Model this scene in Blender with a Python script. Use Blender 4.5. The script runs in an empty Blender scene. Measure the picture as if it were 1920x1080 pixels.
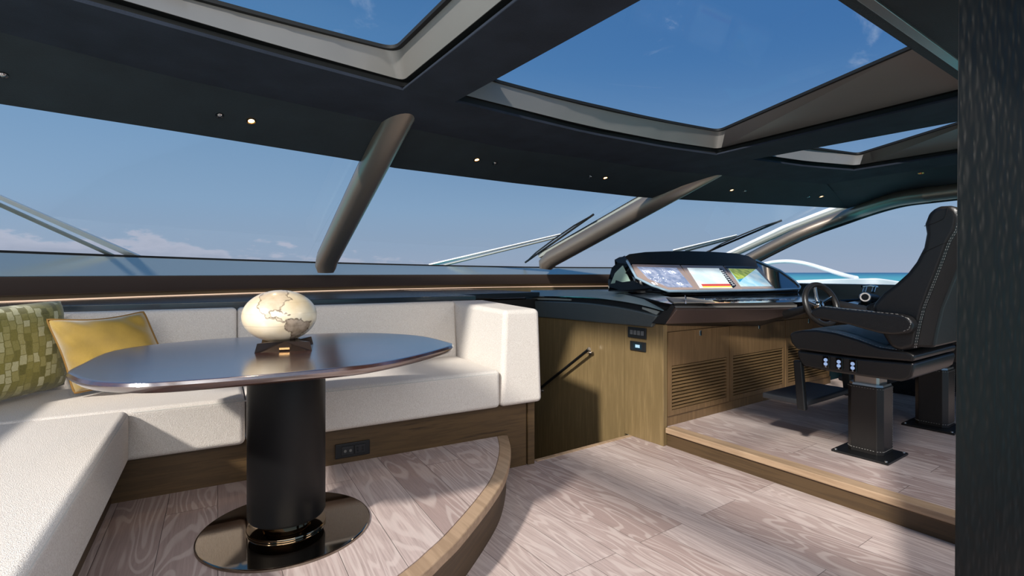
import bpy, bmesh, math, random
from mathutils import Vector, Matrix
from mathutils.bvhtree import BVHTree
random.seed(7)
C = bpy.context.scene.collection
R = math.radians
FPX = 976.0
CS, SN = math.cos(R(35.3)), math.sin(R(35.3))      # cabin axes: x = starboard, y = forward, camera yawed 35.3 deg to starboard
CAMZ = 1.0

# ------------------------------------------------------------------ camera
cam_d = bpy.data.cameras.new('camera'); cam = bpy.data.objects.new('camera', cam_d); C.objects.link(cam)
cam.location = (0, 0, CAMZ)
cam.rotation_euler = (R(90), 0, R(-35.3))
cam_d.sensor_width = 36; cam_d.lens = FPX / 1920 * 36
cam_d.shift_y = -(540 - 511) / 1920
cam_d.clip_start = 0.02; cam_d.clip_end = 30000
sc = bpy.context.scene
sc.camera = cam
sc.view_settings.view_transform = 'Standard'; sc.view_settings.look = 'None'
sc.view_settings.gamma = 1; sc.view_settings.use_curve_mapping = False
sc.view_settings.exposure = 0.0

def lin(c):
    return tuple((x/255/12.92) if x/255 <= .04045 else ((x/255+.055)/1.055)**2.4 for x in c)

# ------------------------------------------------------------------ node helper
class NT:
    def __init__(s, tree): s.t = tree; s.n = tree.nodes; s.l = tree.links
    def add(s, typ, **kw):
        n = s.n.new(typ)
        for k, v in kw.items():
            if k.startswith('i_'): n.inputs[k[2:].replace('_', ' ')].default_value = v
            else: setattr(n, k, v)
        return n
    def link(s, a, b): s.l.new(a, b)
    def math(s, op, a, b=None, c=None, clamp=False):
        n = s.n.new('ShaderNodeMath'); n.operation = op; n.use_clamp = clamp
        for i, v in enumerate((a, b, c)):
            if v is None: continue
            if isinstance(v, (int, float)): n.inputs[i].default_value = v
            else: s.l.new(v, n.inputs[i])
        return n.outputs[0]
    def mix(s, f, a, b, mode='MIX'):
        n = s.n.new('ShaderNodeMix'); n.data_type = 'RGBA'; n.blend_type = mode
        for i, v in ((0, f), (6, a), (7, b)):
            if isinstance(v, (int, float)): n.inputs[i].default_value = v
            elif isinstance(v, tuple): n.inputs[i].default_value = (*v[:3], 1)
            else: s.l.new(v, n.inputs[i])
        return n.outputs[2]
    def ramp(s, f, stops, interp='LINEAR'):
        n = s.n.new('ShaderNodeValToRGB'); n.color_ramp.interpolation = interp
        e = n.color_ramp.elements
        while len(e) < len(stops): e.new(.5)
        for i, (p, c) in enumerate(stops):
            e[i].position = p; e[i].color = (*c[:3], 1) if len(c) < 4 else c
        s.l.new(f, n.inputs[0]); return n.outputs[0]
    def maprange(s, v, a, b, c=0., d=1., smooth=False):
        n = s.n.new('ShaderNodeMapRange')
        if smooth: n.interpolation_type = 'SMOOTHSTEP'
        s.l.new(v, n.inputs[0])
        for i, x in enumerate((a, b, c, d)): n.inputs[i+1].default_value = x
        return n.outputs[0]

# ------------------------------------------------------------------ world: clear sky over the sea
w = bpy.data.worlds.new('sky'); sc.world = w; w.use_nodes = True
wt = NT(w.node_tree); wt.n.clear()
geo = wt.add('ShaderNodeTexCoord')
sep = wt.add('ShaderNodeSeparateXYZ'); wt.link(geo.outputs['Generated'], sep.inputs[0])
X_, Y_, Z_ = sep.outputs
el = wt.math('MAXIMUM', Z_, 0.0)
sky = wt.ramp(el, [(0.0, lin((157,170,193))), (.045, lin((148,168,194))), (.12, lin((138,168,200))), (.24, lin((120,156,194))), (.36, lin((88,134,182))), (.46, lin((74,120,170))), (.7, lin((66,118,168))), (1.0, lin((62,112,158)))])
# darker blue towards starboard, as in the photograph
stb = wt.maprange(X_, .2, .95)
sky = wt.mix(wt.math('MULTIPLY', stb, wt.maprange(el, .1, .4)), sky, lin((62,110,168)))
az = wt.math('ARCTAN2', X_, Y_)
vec = wt.add('ShaderNodeCombineXYZ')
wt.link(az, vec.inputs[0]); wt.link(wt.math('MULTIPLY', Z_, 2.6), vec.inputs[1])
nz = wt.add('ShaderNodeTexNoise', i_Scale=11.0, i_Detail=9.0, i_Roughness=.58); wt.link(vec.outputs[0], nz.inputs['Vector'])
nz2 = wt.add('ShaderNodeTexNoise', i_Scale=4.0, i_Detail=3.0); wt.link(vec.outputs[0], nz2.inputs['Vector'])
# heaps of cumulus low over the port bow: cloud where noise beats a threshold that climbs with height
hgt = wt.math('ADD', wt.maprange(el, .005, .105, .20, .66), wt.math('MULTIPLY', wt.math('ABSOLUTE', wt.math('ADD', az, .06)), .55))
dens = wt.math('SUBTRACT', wt.math('ADD', wt.math('MULTIPLY', nz.outputs[0], .75), wt.math('MULTIPLY', nz2.outputs[0], .25)), hgt)
cmask = wt.math('MULTIPLY', wt.maprange(dens, 0.0, .07, 0, 1, True), wt.maprange(el, 0.0, .035, .15, .75))
ccol = wt.mix(wt.maprange(dens, 0, .2), lin((196,196,212)), lin((168,174,194)))
sky = wt.mix(cmask, sky, ccol)
# thin high wisps
map2 = wt.add('ShaderNodeMapping'); map2.inputs['Scale'].default_value = (3.0, 7.0, 9.0); map2.inputs['Rotation'].default_value = (.3, .5, .2)
wt.link(geo.outputs['Generated'], map2.inputs[0])
nz3 = wt.add('ShaderNodeTexNoise', i_Scale=1.3, i_Detail=8.0, i_Roughness=.6, i_Distortion=.8); wt.link(map2.outputs[0], nz3.inputs['Vector'])
wis = wt.math('MULTIPLY', wt.maprange(nz3.outputs[0], .60, .80, 0, .5, True), wt.maprange(el, .04, .3))
sky = wt.mix(wis, sky, lin((190,202,222)))
bg = wt.add('ShaderNodeBackground', i_Strength=1.0); wt.link(sky, bg.inputs[0])
wo = wt.add('ShaderNodeOutputWorld'); wt.link(bg.outputs[0], wo.inputs[0])

# ------------------------------------------------------------------ sun, low over the port quarter
sun_d = bpy.data.lights.new('sun', 'SUN'); sun = bpy.data.objects.new('sun', sun_d); C.objects.link(sun)
sun_d.energy = 4.7; sun_d.angle = R(3.5); sun_d.color = (1.0, .95, .88)
sdir = Vector((.80, .34, -.60)).normalized()
sun.rotation_euler = sdir.to_track_quat('-Z', 'Y').to_euler(); sun.location = (-3, -3, 4)
# unseen fill light added aft of the camera to brighten the sofa
ar_d = bpy.data.lights.new('fill_light', 'AREA'); ar = bpy.data.objects.new('fill_light', ar_d); C.objects.link(ar)
ar_d.shape = 'RECTANGLE'; ar_d.size = 2.2; ar_d.size_y = 1.2; ar_d.energy = 46; ar_d.color = (1, .95, .9)
ar.location = (-.2, -.35, 1.72)
ar.rotation_euler = (Vector((.5, 2.8, .6)) - ar.location).to_track_quat('-Z', 'Y').to_euler()

ar2 = bpy.data.objects.new('fill_light', ar_d.copy()); C.objects.link(ar2); ar2.data.energy = 15; ar2.data.size = .8; ar2.data.size_y = .4; ar2.data.spread = R(130)  # second added fill, lifts the lower floor; no fixture modelled here
ar2.location = (2.55, .25, 1.74); ar2.rotation_euler = (Vector((2.2, 1.2, 0)) - ar2.location).to_track_quat('-Z', 'Y').to_euler()

# ------------------------------------------------------------------ pixel -> place helpers (photo frame 1920x1080)
def ray(x, y):
    X = (x-960)/FPX; Z = (511-y)/FPX
    return Vector((CS*X + SN, -SN*X + CS, Z))
O = Vector((0, 0, CAMZ))
def atY(x, y, Y): return O + ray(x, y)*Y
def onz(x, y, z): r = ray(x, y); return O + r*((z-CAMZ)/r.z)
def onu(x, y, u): r = ray(x, y); return O + r*(u/r.x)
def onf(x, y, f): r = ray(x, y); return O + r*(f/r.y)
def onpl(x, y, p, n): r = ray(x, y); return O + r*((p-O).dot(n)/r.dot(n))
# banquette frame: a = along the seat to starboard, m = forward
TA = R(-5.82)
def S(a, m, z): return Vector((a*math.cos(TA) - m*math.sin(TA), a*math.sin(TA) + m*math.cos(TA), z))
def toS(p): return (p.x*math.cos(TA)+p.y*math.sin(TA), -p.x*math.sin(TA)+p.y*math.cos(TA))

# ------------------------------------------------------------------ materials
MATS = {}
def mat(name, col=(.5,.5,.5), rough=.5, metal=0., spec=.5, bump=0., bscale=50., noise=0., nscale=5., coat=0., sheen=0., aniso=None, build=None):
    if name in MATS: return MATS[name]
    m = bpy.data.materials.new(name); m.use_nodes = True
    t = NT(m.node_tree); b = m.node_tree.nodes['Principled BSDF']
    b.inputs['Base Color'].default_value = (*col, 1); b.inputs['Roughness'].default_value = rough
    b.inputs['Metallic'].default_value = metal; b.inputs['Specular IOR Level'].default_value = spec
    b.inputs['Coat Weight'].default_value = coat; b.inputs['Coat Roughness'].default_value = .08
    b.inputs['Sheen Weight'].default_value = sheen
    tc = t.add('ShaderNodeTexCoord')
    nn = t.add('ShaderNodeTexNoise', i_Scale=nscale, i_Detail=5.0); t.link(tc.outputs['Object'], nn.inputs['Vector'])
    if noise:
        v = t.maprange(nn.outputs[0], .3, .7, 1-noise, 1+noise)
        mm = t.add('ShaderNodeVectorMath', operation='SCALE'); mm.inputs[0].default_value = col
        t.link(v, mm.inputs['Scale']); t.link(mm.outputs[0], b.inputs['Base Color'])
    if bump:
        bn = t.add('ShaderNodeTexNoise', i_Scale=bscale, i_Detail=3.0)
        t.link(tc.outputs['Object'], bn.inputs['Vector'])
        bp = t.add('ShaderNodeBump', i_Strength=bump, i_Distance=.004); t.link(bn.outputs[0], bp.inputs['Height'])
        t.link(bp.outputs[0], b.inputs['Normal'])
    if build: build(t, b, tc)
    MATS[name] = m; return m

def b_weave(sc_):
    def f(t, b, tc):
        mp = t.add('ShaderNodeMapping'); t.link(tc.outputs['Object'], mp.inputs[0]); mp.inputs['Rotation'].default_value = (0, 0, -TA)
        def ns(sx, sy, sz):
            m2 = t.add('ShaderNodeMapping'); m2.inputs['Scale'].default_value = (sx, sy, sz); t.link(mp.outputs[0], m2.inputs[0])
            n = t.add('ShaderNodeTexNoise', i_Scale=1.0, i_Detail=2.0); t.link(m2.outputs[0], n.inputs['Vector']); return n.outputs[0]
        h = t.math('ADD', ns(700,260,240), t.math('ADD', ns(240,700,700), ns(420,420,420)))
        bp = t.add('ShaderNodeBump', i_Strength=.6, i_Distance=.003); t.link(h, bp.inputs['Height']); t.link(bp.outputs[0], b.inputs['Normal'])
        c = t.ramp(t.math('DIVIDE', h, 3.0), [(.36, lin((204,192,180))), (.62, lin((243,236,228)))])
        t.link(c, b.inputs['Base Color'])
    return f

def b_wood(c1, c2, sc_=(1, 1, 1), rot=0, contrast=1., rings=26.):
    """grain runs along the mapped x axis"""
    def f(t, b, tc):
        mp = t.add('ShaderNodeMapping'); t.link(tc.outputs['Object'], mp.inputs[0])
        mp.inputs['Scale'].default_value = sc_; mp.inputs['Rotation'].default_value = (0, 0, rot)
        n1 = t.add('ShaderNodeTexNoise', i_Scale=1.0, i_Detail=8.0, i_Roughness=.6); t.link(mp.outputs[0], n1.inputs['Vector'])
        s = t.math('SINE', t.math('MULTIPLY', n1.outputs[0], rings))
        v = t.math('ADD', t.math('MULTIPLY', s, .22*contrast), t.math('ADD', t.math('MULTIPLY', n1.outputs[0], .7), .15))
        t.link(t.ramp(v, [(.25, c1), (.75, c2)]), b.inputs['Base Color'])
        bp = t.add('ShaderNodeBump', i_Strength=.12, i_Distance=.002); t.link(v, bp.inputs['Height']); t.link(bp.outputs[0], b.inputs['Normal'])
    return f

def b_planks(rot, c1, c2, cg, width=.125, length=1.3, cgap=(.02,.015,.012)):
    def f(t, b, tc):
        mp = t.add('ShaderNodeMapping'); t.link(tc.outputs['Object'], mp.inputs[0]); mp.inputs['Rotation'].default_value = (0, 0, rot)
        br = t.add('ShaderNodeTexBrick', offset=.37, offset_frequency=3, squash=1.0)
        br.inputs['Color1'].default_value = (0,0,0,1); br.inputs['Color2'].default_value = (1,1,1,1); br.inputs['Mortar'].default_value = (.5,.5,.5,1)
        br.inputs['Scale'].default_value = 1; br.inputs['Mortar Size'].default_value = .0008; br.inputs['Mortar Smooth'].default_value = .3
        br.inputs['Brick Width'].default_value = length; br.inputs['Row Height'].default_value = width
        t.link(mp.outputs[0], br.inputs['Vector'])
        sx = t.add('ShaderNodeSeparateXYZ'); t.link(mp.outputs[0], sx.inputs[0])
        rnd = t.math('MULTIPLY', br.outputs['Color'], 37.0)
        cv = t.add('ShaderNodeCombineXYZ')
        t.link(t.math('ADD', t.math('MULTIPLY', sx.outputs[0], 1.15), rnd), cv.inputs[0]); t.link(t.math('ADD', t.math('MULTIPLY', sx.outputs[1], 6.5), rnd), cv.inputs[1]); t.link(rnd, cv.inputs[2])
        n1 = t.add('ShaderNodeTexNoise', i_Scale=1.0, i_Detail=2.0, i_Roughness=.45, i_Distortion=.35); t.link(cv.outputs[0], n1.inputs['Vector'])
        cv2 = t.add('ShaderNodeCombineXYZ')
        t.link(t.math('MULTIPLY', sx.outputs[0], 6.0), cv2.inputs[0]); t.link(t.math('MULTIPLY', sx.outputs[1], 160.0), cv2.inputs[1]); t.link(rnd, cv2.inputs[2])
        n2 = t.add('ShaderNodeTexNoise', i_Scale=1.0, i_Detail=4.0, i_Roughness=.7); t.link(cv2.outputs[0], n2.inputs['Vector'])
        ring = t.math('SINE', t.math('MULTIPLY', n1.outputs[0], 95.0))
        ring = t.maprange(ring, .1, .95, 0, 1, True)
        base = t.mix(t.math('MULTIPLY', br.outputs['Color'], 1.0), c1, c2)
        base = t.mix(t.maprange(n2.outputs[0], .35, .65, 0, .55), base, cg)
        lite = t.mix(.72, base, (.80, .70, .64))
        base = t.mix(t.math('MULTIPLY', ring, t.maprange(n2.outputs[0], .3, .7, .2, .55)), base, lite)
        base = t.mix(br.outputs['Fac'], base, cgap)
        t.link(base, b.inputs['Base Color'])
        h = t.math('SUBTRACT', t.math('MULTIPLY', n2.outputs[0], .3), t.math('MULTIPLY', br.outputs['Fac'], 1.0))
        bp = t.add('ShaderNodeBump', i_Strength=.25, i_Distance=.002); t.link(h, bp.inputs['Height']); t.link(bp.outputs[0], b.inputs['Normal'])
    return f

M_fabric = mat('ivory_weave', lin((226,222,216)), .9, spec=.2, build=b_weave(120))
M_fabric_seam = mat('ivory_piping', lin((205,200,192)), .9, spec=.2)
FC1, FC2, FCG = lin((166,144,137)), lin((206,188,181)), lin((138,120,114))
M_floor = mat('limed_oak_planks', rough=.42, spec=.35, build=b_planks(R(-90), FC1, FC2, FCG))
M_floor2 = mat('limed_oak_platform_planks', rough=.42, spec=.35, build=b_planks(R(-90)-TA, FC1, FC2, FCG, .155))
M_nose = mat('pale_oak_nosing', rough=.45, build=b_wood(lin((150,124,98)), lin((178,150,122)), (30, 2, 30), 0, .5))
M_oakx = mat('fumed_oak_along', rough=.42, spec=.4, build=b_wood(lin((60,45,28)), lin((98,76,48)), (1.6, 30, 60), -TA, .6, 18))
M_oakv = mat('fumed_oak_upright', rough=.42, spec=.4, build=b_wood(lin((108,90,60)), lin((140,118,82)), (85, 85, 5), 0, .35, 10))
M_oakcab = mat('fumed_oak_cabinet', rough=.42, spec=.4, build=b_wood(lin((100,78,52)), lin((134,106,74)), (80, 80, 4), 0, .35, 10))
M_riser = mat('brown_oak_riser', rough=.5, build=b_wood(lin((66,50,32)), lin((88,68,44)), (4, 2, 60), 0, .4))
M_suede = mat('charcoal_suede', lin((40,45,56)), .85, spec=.25, bump=.25, bscale=220, noise=.2, nscale=7)
M_suede2 = mat('charcoal_suede_dark', lin((34,43,49)), .75, spec=.4, bump=.25, bscale=220, noise=.15, nscale=7)
M_black = mat('black_satin', lin((16,16,17)), .45)
M_blackgap = mat('black_gasket', lin((10,10,11)), .7)
M_bronze = mat('satin_bronze_paint', lin((130,126,122)), .42, metal=.2, noise=.04, nscale=3)
M_bronze2 = mat('dark_bronze_paint', lin((128,110,102)), .34, metal=.7)
M_taupe = mat('taupe_leather_panel', lin((140,134,126)), .6, bump=.12, bscale=300)
M_sill = mat('gloss_sill_lacquer', lin((200,206,202)), .28, metal=.75)
M_strip = mat('pale_grey_frit', lin((150,154,148)), .5)
M_silver = mat('brushed_silver', lin((188,182,176)), .28, metal=.9)
M_chrome = mat('chrome', lin((215,215,215)), .07, metal=1)
M_mirror = mat('smoked_mirror_steel', lin((150,138,124)), .05, metal=1)
M_steelring = mat('polished_brass_steel', lin((160,142,118)), .08, metal=1)
M_leather = mat('black_leather', lin((33,31,30)), .33, spec=.5, bump=.16, bscale=300)
M_leather2 = mat('charcoal_leather', lin((80,88,90)), .42, spec=.5, bump=.4, bscale=240)
M_stitch = mat('pale_stitching', lin((175,172,165)), .7)
M_gloss = mat('piano_black', lin((8,9,11)), .06, coat=.5)
M_gloss2 = mat('black_lacquer_panel', lin((12,20,24)), .3)
M_white = mat('white_gelcoat', lin((235,238,240)), .3)
M_mustard = mat('mustard_velvet', lin((150,120,34)), .75, sheen=.7, bump=.2, bscale=160, noise=.22, nscale=9)
M_pipe = mat('ochre_piping', lin((128,92,28)), .6)
M_trim = mat('cream_boucle_trim', lin((205,188,172)), .9, bump=.6, bscale=180)
M_dark_teal = mat('petrol_lacquer', lin((24,34,42)), .25, coat=.4, spec=.5)
M_teal = mat('petrol_leather', lin((128,148,150)), .4, bump=.15, bscale=300)
M_slat = mat('brown_wood_slat', rough=.5, build=b_wood(lin((92,72,46)), lin((126,100,66)), (3, 30, 60), 0, .4))

def em(name, col, s):
    if name in MATS: return MATS[name]
    m = bpy.data.materials.new(name); m.use_nodes = True
    b = m.node_tree.nodes['Principled BSDF']; b.inputs['Base Color'].default_value = (*col, 1)
    b.inputs['Emission Color'].default_value = (*col, 1); b.inputs['Emission Strength'].default_value = s
    b.inputs['Roughness'].default_value = .2
    MATS[name] = m; return m
M_lamp = em('warm_lamp', (1.0, .62, .30), 14.0)
M_led = em('amber_led_strip', (1.0, .70, .50), .75)
M_blue_led = em('blue_led', (.45, .65, 1.0), 1.2)

def glassmat(name, tint, refl=.05):
    m = bpy.data.materials.new(name); m.use_nodes = True; t = NT(m.node_tree); t.n.clear()
    tr = t.add('ShaderNodeBsdfTransparent'); tr.inputs[0].default_value = (*tint, 1)
    gl = t.add('ShaderNodeBsdfGlossy'); gl.inputs['Roughness'].default_value = .02
    fr = t.add('ShaderNodeFresnel', i_IOR=1.25)
    mx = t.add('ShaderNodeMixShader'); t.link(t.math('MULTIPLY', fr.outputs[0], refl*10), mx.inputs[0])
    t.link(tr.outputs[0], mx.inputs[1]); t.link(gl.outputs[0], mx.inputs[2])
    o = t.add('ShaderNodeOutputMaterial'); t.link(mx.outputs[0], o.inputs[0]); return m
M_glass = glassmat('clear_glass', (.98, .99, .99), .006)
M_roofglass = glassmat('roof_glass', (.98, .99, .99), .0015)

def b_table(t, b, tc):
    mp = t.add('ShaderNodeMapping'); t.link(tc.outputs['Object'], mp.inputs[0]); mp.inputs['Rotation'].default_value = (0, 0, -TA); mp.inputs['Scale'].default_value = (2, 45, 45)
    n1 = t.add('ShaderNodeTexNoise', i_Scale=1.0, i_Detail=6.0); t.link(mp.outputs[0], n1.inputs['Vector'])
    t.link(t.ramp(n1.outputs[0], [(.3, lin((38,20,14))), (.55, lin((74,40,28))), (.75, lin((50,27,19)))]), b.inputs['Base Color'])
M_table = mat('dark_walnut_lacquer', rough=.22, spec=.6, coat=1., build=b_table)
M_table.node_tree.nodes['Principled BSDF'].inputs['Coat IOR'].default_value = 3.0
M_table.node_tree.nodes['Principled BSDF'].inputs['Coat Roughness'].default_value = .16

def b_green(t, b, tc):
    mp = t.add('ShaderNodeMapping'); t.link(tc.outputs['UV'], mp.inputs[0]); mp.inputs['Rotation'].default_value = (0, 0, R(90)); mp.inputs['Scale'].default_value = (1.3, 1.3, 1)
    nd = t.add('ShaderNodeTexNoise', i_Scale=5.0, i_Detail=2.0); t.link(mp.outputs[0], nd.inputs['Vector'])
    ad = t.add('ShaderNodeVectorMath', operation='MULTIPLY_ADD'); t.link(nd.outputs['Color'], ad.inputs[0]); ad.inputs[1].default_value = (.05, .08, 0); t.link(mp.outputs[0], ad.inputs[2])
    br = t.add('ShaderNodeTexBrick', offset=.5, offset_frequency=2, squash=.7, squash_frequency=3)
    br.inputs['Scale'].default_value = 6.5; br.inputs['Brick Width'].default_value = .9; br.inputs['Row Height'].default_value = .42; br.inputs['Mortar Size'].default_value = .03
    br.inputs['Color1'].default_value = (0,0,0,1); br.inputs['Color2'].default_value = (1,1,1,1); br.inputs['Mortar'].default_value = (.25,.25,.25,1)
    t.link(ad.outputs[0], br.inputs['Vector'])
    fine = t.add('ShaderNodeTexNoise', i_Scale=60.0, i_Detail=3.0); t.link(mp.outputs[0], fine.inputs['Vector'])
    v = t.math('ADD', t.math('MULTIPLY', br.outputs['Color'], .8), t.math('MULTIPLY', fine.outputs[0], .3))
    t.link(t.ramp(v, [(.15, lin((92,86,28))), (.45, lin((130,121,52))), (.7, lin((158,148,88))), (.98, lin((194,188,150)))]), b.inputs['Base Color'])
    bp = t.add('ShaderNodeBump', i_Strength=.6, i_Distance=.004); t.link(v, bp.inputs['Height']); t.link(bp.outputs[0], b.inputs['Normal'])
M_green = mat('green_cut_velvet', rough=.8, sheen=.35, build=b_green)

def b_carved(t, b, tc):
    mp = t.add('ShaderNodeMapping'); t.link(tc.outputs['Object'], mp.inputs[0]); mp.inputs['Scale'].default_value = (110, 110, 30)
    n1 = t.add('ShaderNodeTexVoronoi', i_Scale=1.0); n1.feature = 'SMOOTH_F1'; t.link(mp.outputs[0], n1.inputs['Vector'])
    bp = t.add('ShaderNodeBump', i_Strength=.6, i_Distance=.005); t.link(n1.outputs['Distance'], bp.inputs['Height']); t.link(bp.outputs[0], b.inputs['Normal'])
    t.link(t.ramp(n1.outputs['Distance'], [(.0, lin((13,12,10))), (.8, lin((7,7,6)))]), b.inputs['Base Color']); b.inputs['Specular IOR Level'].default_value = .25
M_carved = mat('dark_carved_oak', rough=.5, build=b_carved)

def b_sea(t, b, tc):
    sx = t.add('ShaderNodeSeparateXYZ'); t.link(tc.outputs['Object'], sx.inputs[0])
    d = t.math('SQRT', t.math('ADD', t.math('POWER', sx.outputs[0], 2.0), t.math('POWER', sx.outputs[1], 2.0)))
    t.link(t.ramp(t.math('DIVIDE', d, 2500.0), [(.0, lin((96,196,196))), (.10, lin((84,186,194))), (.28, lin((54,146,172))), (.8, lin((36,100,140)))]), b.inputs['Base Color'])
    mp = t.add('ShaderNodeMapping'); t.link(tc.outputs['Object'], mp.inputs[0]); mp.inputs['Scale'].default_value = (.25, .25, .25)
    n1 = t.add('ShaderNodeTexNoise', i_Scale=1.0, i_Detail=6.0); t.link(mp.outputs[0], n1.inputs['Vector'])
    bp = t.add('ShaderNodeBump', i_Strength=.5, i_Distance=1.0); t.link(n1.outputs[0], bp.inputs['Height']); t.link(bp.outputs[0], b.inputs['Normal'])
M_sea = mat('turquoise_sea', rough=.35, spec=.3, build=b_sea)

# ------------------------------------------------------------------ mesh builder
class MB:
    def __init__(s): s.v = []; s.f = []; s.uv = None
    def add(s, vs, fs):
        o = len(s.v); s.v += [tuple(v) for v in vs]; s.f += [tuple(i+o for i in f) for f in fs]; return s
    def hexa(s, p):   # p: 8 points, bottom 4 then top 4 (same order)
        return s.add(p, [(3,2,1,0), (4,5,6,7), (0,1,5,4), (1,2,6,5), (2,3,7,6), (3,0,4,7)])
    def box(s, a, b, fr=None):
        fr = fr or (lambda x, y, z: Vector((x, y, z)))
        (x0,y0,z0), (x1,y1,z1) = a, b
        return s.hexa([fr(x0,y0,z0), fr(x1,y0,z0), fr(x1,y1,z0), fr(x0,y1,z0), fr(x0,y0,z1), fr(x1,y0,z1), fr(x1,y1,z1), fr(x0,y1,z1)])
    def prism(s, pts, off):
        """extrude polygon pts by vector off"""
        n = len(pts); off = Vector(off); P = [Vector(p) for p in pts]
        vs = P + [p+off for p in P]
        return s.add(vs, [tuple(range(n))[::-1], tuple(range(n, 2*n))] + [(i, (i+1) % n, n+(i+1) % n, n+i) for i in range(n)])
    def loft(s, rings, closed=True, caps=True):
        n = len(rings[0]); vs = [v for r in rings for v in r]; fs = []
        for k in range(len(rings)-1):
            for i in range(n if closed else n-1):
                j = (i+1) % n; fs.append((k*n+i, k*n+j, (k+1)*n+j, (k+1)*n+i))
        if caps and closed:
            fs.append(tuple(range(n))[::-1]); fs.append(tuple(range((len(rings)-1)*n, len(rings)*n)))
        return s.add(vs, fs)
    def tube(s, pts, r, n=10, up=None, r2=None, closed=False):
        """tube along points; r may be a list; r2 = radius in the up direction"""
        P = [Vector(p) for p in pts]; rings = []; L = len(P)
        u_prev = None
        for i, p in enumerate(P):
            if closed: d = (P[(i+1) % L] - P[i-1]).normalized()
            else: d = (P[min(i+1, L-1)] - P[max(i-1, 0)]).normalized()
            ref = Vector(up) if up else (u_prev or (Vector((0,0,1)) if abs(d.z) < .9 else Vector((1,0,0))))
            side = d.cross(ref).normalized(); uu = side.cross(d).normalized(); u_prev = uu
            ri = r[i] if isinstance(r, (list, tuple)) else r
            rj = (r2[i] if isinstance(r2, (list, tuple)) else r2) if r2 else ri
            rings.append([p + side*ri*math.cos(2*math.pi*k/n) + uu*rj*math.sin(2*math.pi*k/n) for k in range(n)])
        if closed: rings.append(rings[0]); return s.loft(rings, True, False)
        return s.loft(rings)
    def lathe(s, prof, c, n=48, ax=(0,0,1), sx=1., sy=1.):
        c = Vector(c); ax = Vector(ax).normalized()
        a = ax.orthogonal().normalized() if abs(ax.z) < .99 else Vector((1,0,0)); b = ax.cross(a)
        rings = [[c + ax*h + a*r*sx*math.cos(2*math.pi*k/n) + b*r*sy*math.sin(2*math.pi*k/n) for k in range(n)] for r, h in prof]
        return s.loft(rings)
    def build(s, name, m, parent=None, bevel=0, seg=3, smooth=None, sub=0, kind=None, label=None, solid=0):
        me = bpy.data.meshes.new(name); me.from_pydata(s.v, [], s.f)
        bm = bmesh.new(); bm.from_mesh(me); bmesh.ops.remove_doubles(bm, verts=bm.verts, dist=1e-6); bmesh.ops.recalc_face_normals(bm, faces=bm.faces)
        bm.to_mesh(me); bm.free()
        ms = m if isinstance(m, (list, tuple)) else [m]
        for x in ms: me.materials.append(x)
        o = bpy.data.objects.new(name, me); C.objects.link(o)
        if parent:
            o.parent = parent; o.location = -world_loc(parent)
        if solid:
            md = o.modifiers.new('solid', 'SOLIDIFY'); md.thickness = solid; md.offset = 0
        if bevel:
            md = o.modifiers.new('bevel', 'BEVEL'); md.width = bevel; md.segments = seg; md.limit_method = 'ANGLE'; md.angle_limit = R(35); md.harden_normals = True
        if sub:
            md = o.modifiers.new('sub', 'SUBSURF'); md.levels = sub; md.render_levels = sub
        if smooth is None: smooth = True
        if smooth:
            for p in me.polygons: p.use_smooth = True
            try: me.set_sharp_from_angle(angle=R(40 if not bevel else 75))
            except Exception: pass
        if kind: o['kind'] = kind
        if label: o['label'] = label
        return o
def world_loc(p):
    l = Vector((0,0,0))
    while p: l += Vector(p.location); p = p.parent
    return l
def thing(name, label, cat, loc, group=None):
    o = bpy.data.objects.new(name, None); C.objects.link(o); o.location = loc; o.empty_display_size = .1
    o['label'] = label; o['category'] = cat
    if group: o['group'] = group
    return o
def tag(o, label, cat, group=None):
    o['label'] = label; o['category'] = cat
    if group: o['group'] = group
    return o
def struct(name, mb, m, **k): return mb.build(name, m, kind='structure', **k)
def lerp(a, b, t): return a + (b-a)*t
def interp(tab, x):
    if x <= tab[0][0]: return tab[0][1]
    for (x0, y0), (x1, y1) in zip(tab, tab[1:]):
        if x <= x1: return y0 + (y1-y0)*(x-x0)/(x1-x0)
    return tab[-1][1]
def smoothpts(P, n=6):
    """Catmull-Rom through points"""
    P = [Vector(p) for p in P]; out = []
    for i in range(len(P)-1):
        p0, p1, p2, p3 = P[max(i-1,0)], P[i], P[i+1], P[min(i+2,len(P)-1)]
        for k in range(n):
            t = k/n
            out.append(.5*((2*p1) + (p2-p0)*t + (2*p0-5*p1+4*p2-p3)*t*t + (3*p1-p0-3*p2+p3)*t**3))
    out.append(P[-1]); return out
def stitches(mb, pts, dash=.006, gap=.006, r=.0008):
    P = [Vector(p) for p in pts]; 
    for a, b in zip(P, P[1:]):
        L = (b-a).length
        if L < 1e-6: continue
        d = (b-a)/L; t = 0
        while t + dash < L:
            mb.tube([a+d*t, a+d*(t+dash)], r, 5); t += dash+gap
    return mb
def textmesh(txt, size, mtx, m, name, parent, depth=.0006):
    cu = bpy.data.curves.new('t', 'FONT'); cu.body = txt; cu.size = size; cu.extrude = depth; cu.align_x = 'CENTER'; cu.align_y = 'CENTER'
    ob = bpy.data.objects.new('t', cu); C.objects.link(ob)
    bpy.context.view_layer.update()
    me = bpy.data.meshes.new_from_object(ob.evaluated_get(bpy.context.evaluated_depsgraph_get()))
    bpy.data.objects.remove(ob); bpy.data.curves.remove(cu)
    me.transform(mtx); me.materials.clear(); me.materials.append(m); me.name = name
    o = bpy.data.objects.new(name, me); C.objects.link(o); o.parent = parent; o.location = -world_loc(parent)
    return o
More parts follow.
